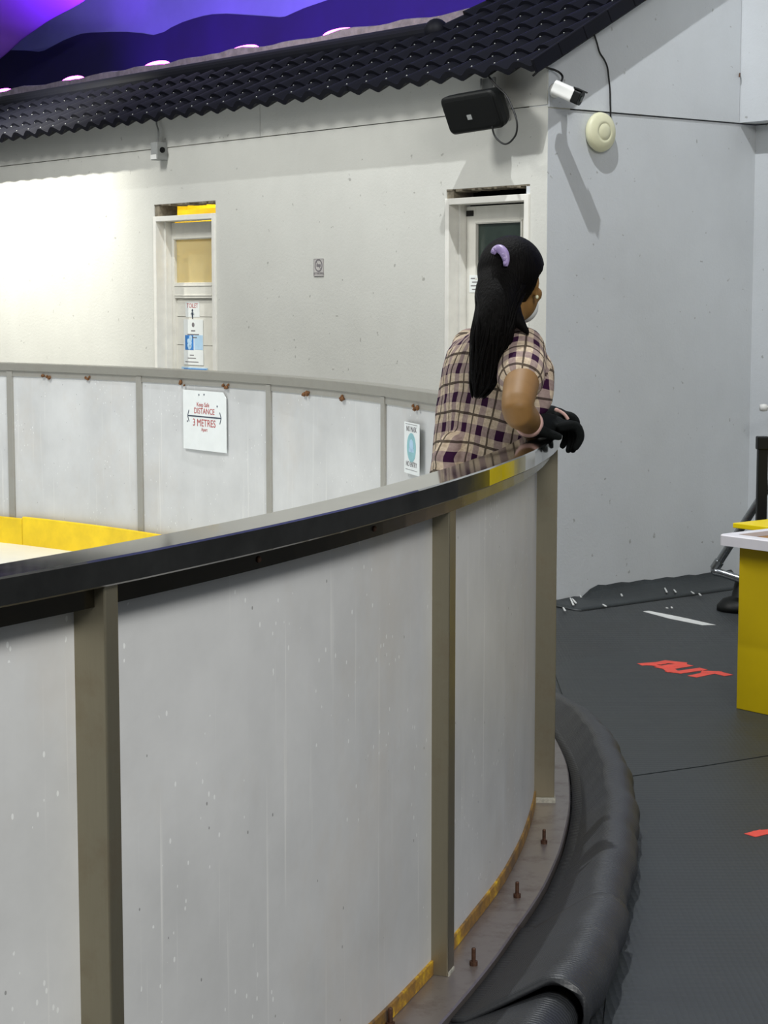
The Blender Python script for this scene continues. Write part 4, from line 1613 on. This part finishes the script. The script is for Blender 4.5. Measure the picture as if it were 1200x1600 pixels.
# flyaway hairs at the brow and crown
# lilac claw clip
bm = B()
cp = []
for x, y in ((770, 396), (774, 390.5), (780, 389), (786, 393), (789.5, 400), (791, 408), (790, 416)):
    c = at_y(x, y, 5.5)
    d = (c - Vector((0, 0, EYE))).normalized()
    # drop each point onto the cap's surface
    rel = Vector((0, 0, EYE)) - HH
    A_ = Vector((d.dot(RH) / .096, d.dot(GH) / .110, d.dot(UH) / .104))
    B_ = Vector((rel.dot(RH) / .096, rel.dot(GH) / .110, rel.dot(UH) / .104))
    a_, b__, c_ = A_.dot(A_), 2 * A_.dot(B_), B_.dot(B_) - 1
    disc = b__ * b__ - 4 * a_ * c_
    tt = (-b__ - math.sqrt(max(0, disc))) / 2 / a_
    cp.append(Vector((0, 0, EYE)) + d * (tt - .006))
q = smooth_path(cp, 5)
tube(bm, q, [.004 + .0095 * math.sin(math.pi * min(1, (k + 4) / (len(q) + 5))) for k in range(len(q))], 12)
for k in range(3, len(q) - 2, 4):
    ell(bm, q[k] - GH * .008, RH, GH, UH, .006, .006, .006, 8, 6)
obj('hair_clip', bm, M['lilac'], person, smooth=True)


# ================================================================== LIGHTS
def lamp(name, typ, loc, energy, color, size=.1, target=None, spot=None, blend=.5):
    d = bpy.data.lights.new(name, typ)
    d.energy = energy
    d.color = color
    if typ == 'AREA':
        d.size = size
    else:
        d.shadow_soft_size = size
    if typ == 'SPOT':
        d.spot_size = R(spot); d.spot_blend = blend
    o = bpy.data.objects.new(name, d)
    COL.objects.link(o)
    o.location = loc
    if target is not None:
        o.rotation_euler = (Vector(target) - Vector(loc)).to_track_quat('-Z', 'Y').to_euler()
    return o
lamp('flood_lamp', 'SPOT', W1(5.75, 4.3, 1.30), 1050, (1, .985, .90), .03, W1(5.6, 1.9, 0), 84, .9)
L2 = W2(0, 2.4, 0) + (N1 * 1 + N2 * .816 + UP * 1.97) * 2.2
lamp('corner_lamp', 'POINT', L2, 900, (.95, .98, 1), .03)
lamp('room_lamp', 'POINT', W1(4.6, 2.6, -.75), 70, (1, .95, .82), .08)
for px, py, lab in LEDS:
    s, z = w1px(px, py, -2.3)
    lamp('led_beam', 'SPOT', W1(s, 3.75, -2.62), 110, (.34, .08, 1), .05, W1(s - .9, 4.35, OM), 130, 1)
lamp('ceiling_wash', 'AREA', W1(6.5, 6.5, -1.2), 90, (.62, .55, 1), .8, W1(6.5, 5.2, OM))
lamp('fabric_fill', 'SPOT', W1(9.6, 3.75, -2.7), 260, (.42, .10, 1), .1, W1(10.8, 5.2, -3.3), 70, .8)  # added spot that brightens the fabric swag alone, no fixture there
lamp('rink_fill', 'AREA', Vector((-4.6, 8.8, 6.2)), 300, (1, 1, .97), 1.6, Vector((-3.4, 10.2, 0)))  # added fill that whitens the ice, not a fixture of the rink
lamp('hall_lamp', 'AREA', Vector((1.8, -.2, 4.7)), 270, (1, .99, .96), 1.8, Vector((-.3, 3.5, .6)))

w = bpy.data.worlds.new('hall_ambient')
bpy.context.scene.world = w
w.use_nodes = True
w.node_tree.nodes['Background'].inputs[0].default_value = (.93, .97, 1, 1)
w.node_tree.nodes['Background'].inputs[1].default_value = .24

# ================================================================== CAMERA
cd = bpy.data.cameras.new('camera')
cd.sensor_fit = 'VERTICAL'
cd.sensor_height = 36
cd.lens = FPX / 1600 * 36
cd.clip_end = 200
co = bpy.data.objects.new('camera', cd)
COL.objects.link(co)
co.location = (0, 0, EYE)
co.rotation_euler = (R(90) - PITCH, 0, 0)
sc = bpy.context.scene
sc.camera = co
sc.view_settings.view_transform = 'Standard'
sc.view_settings.look = 'None'
sc.view_settings.gamma = 1
sc.view_settings.exposure = 0
sc.view_settings.use_curve_mapping = False
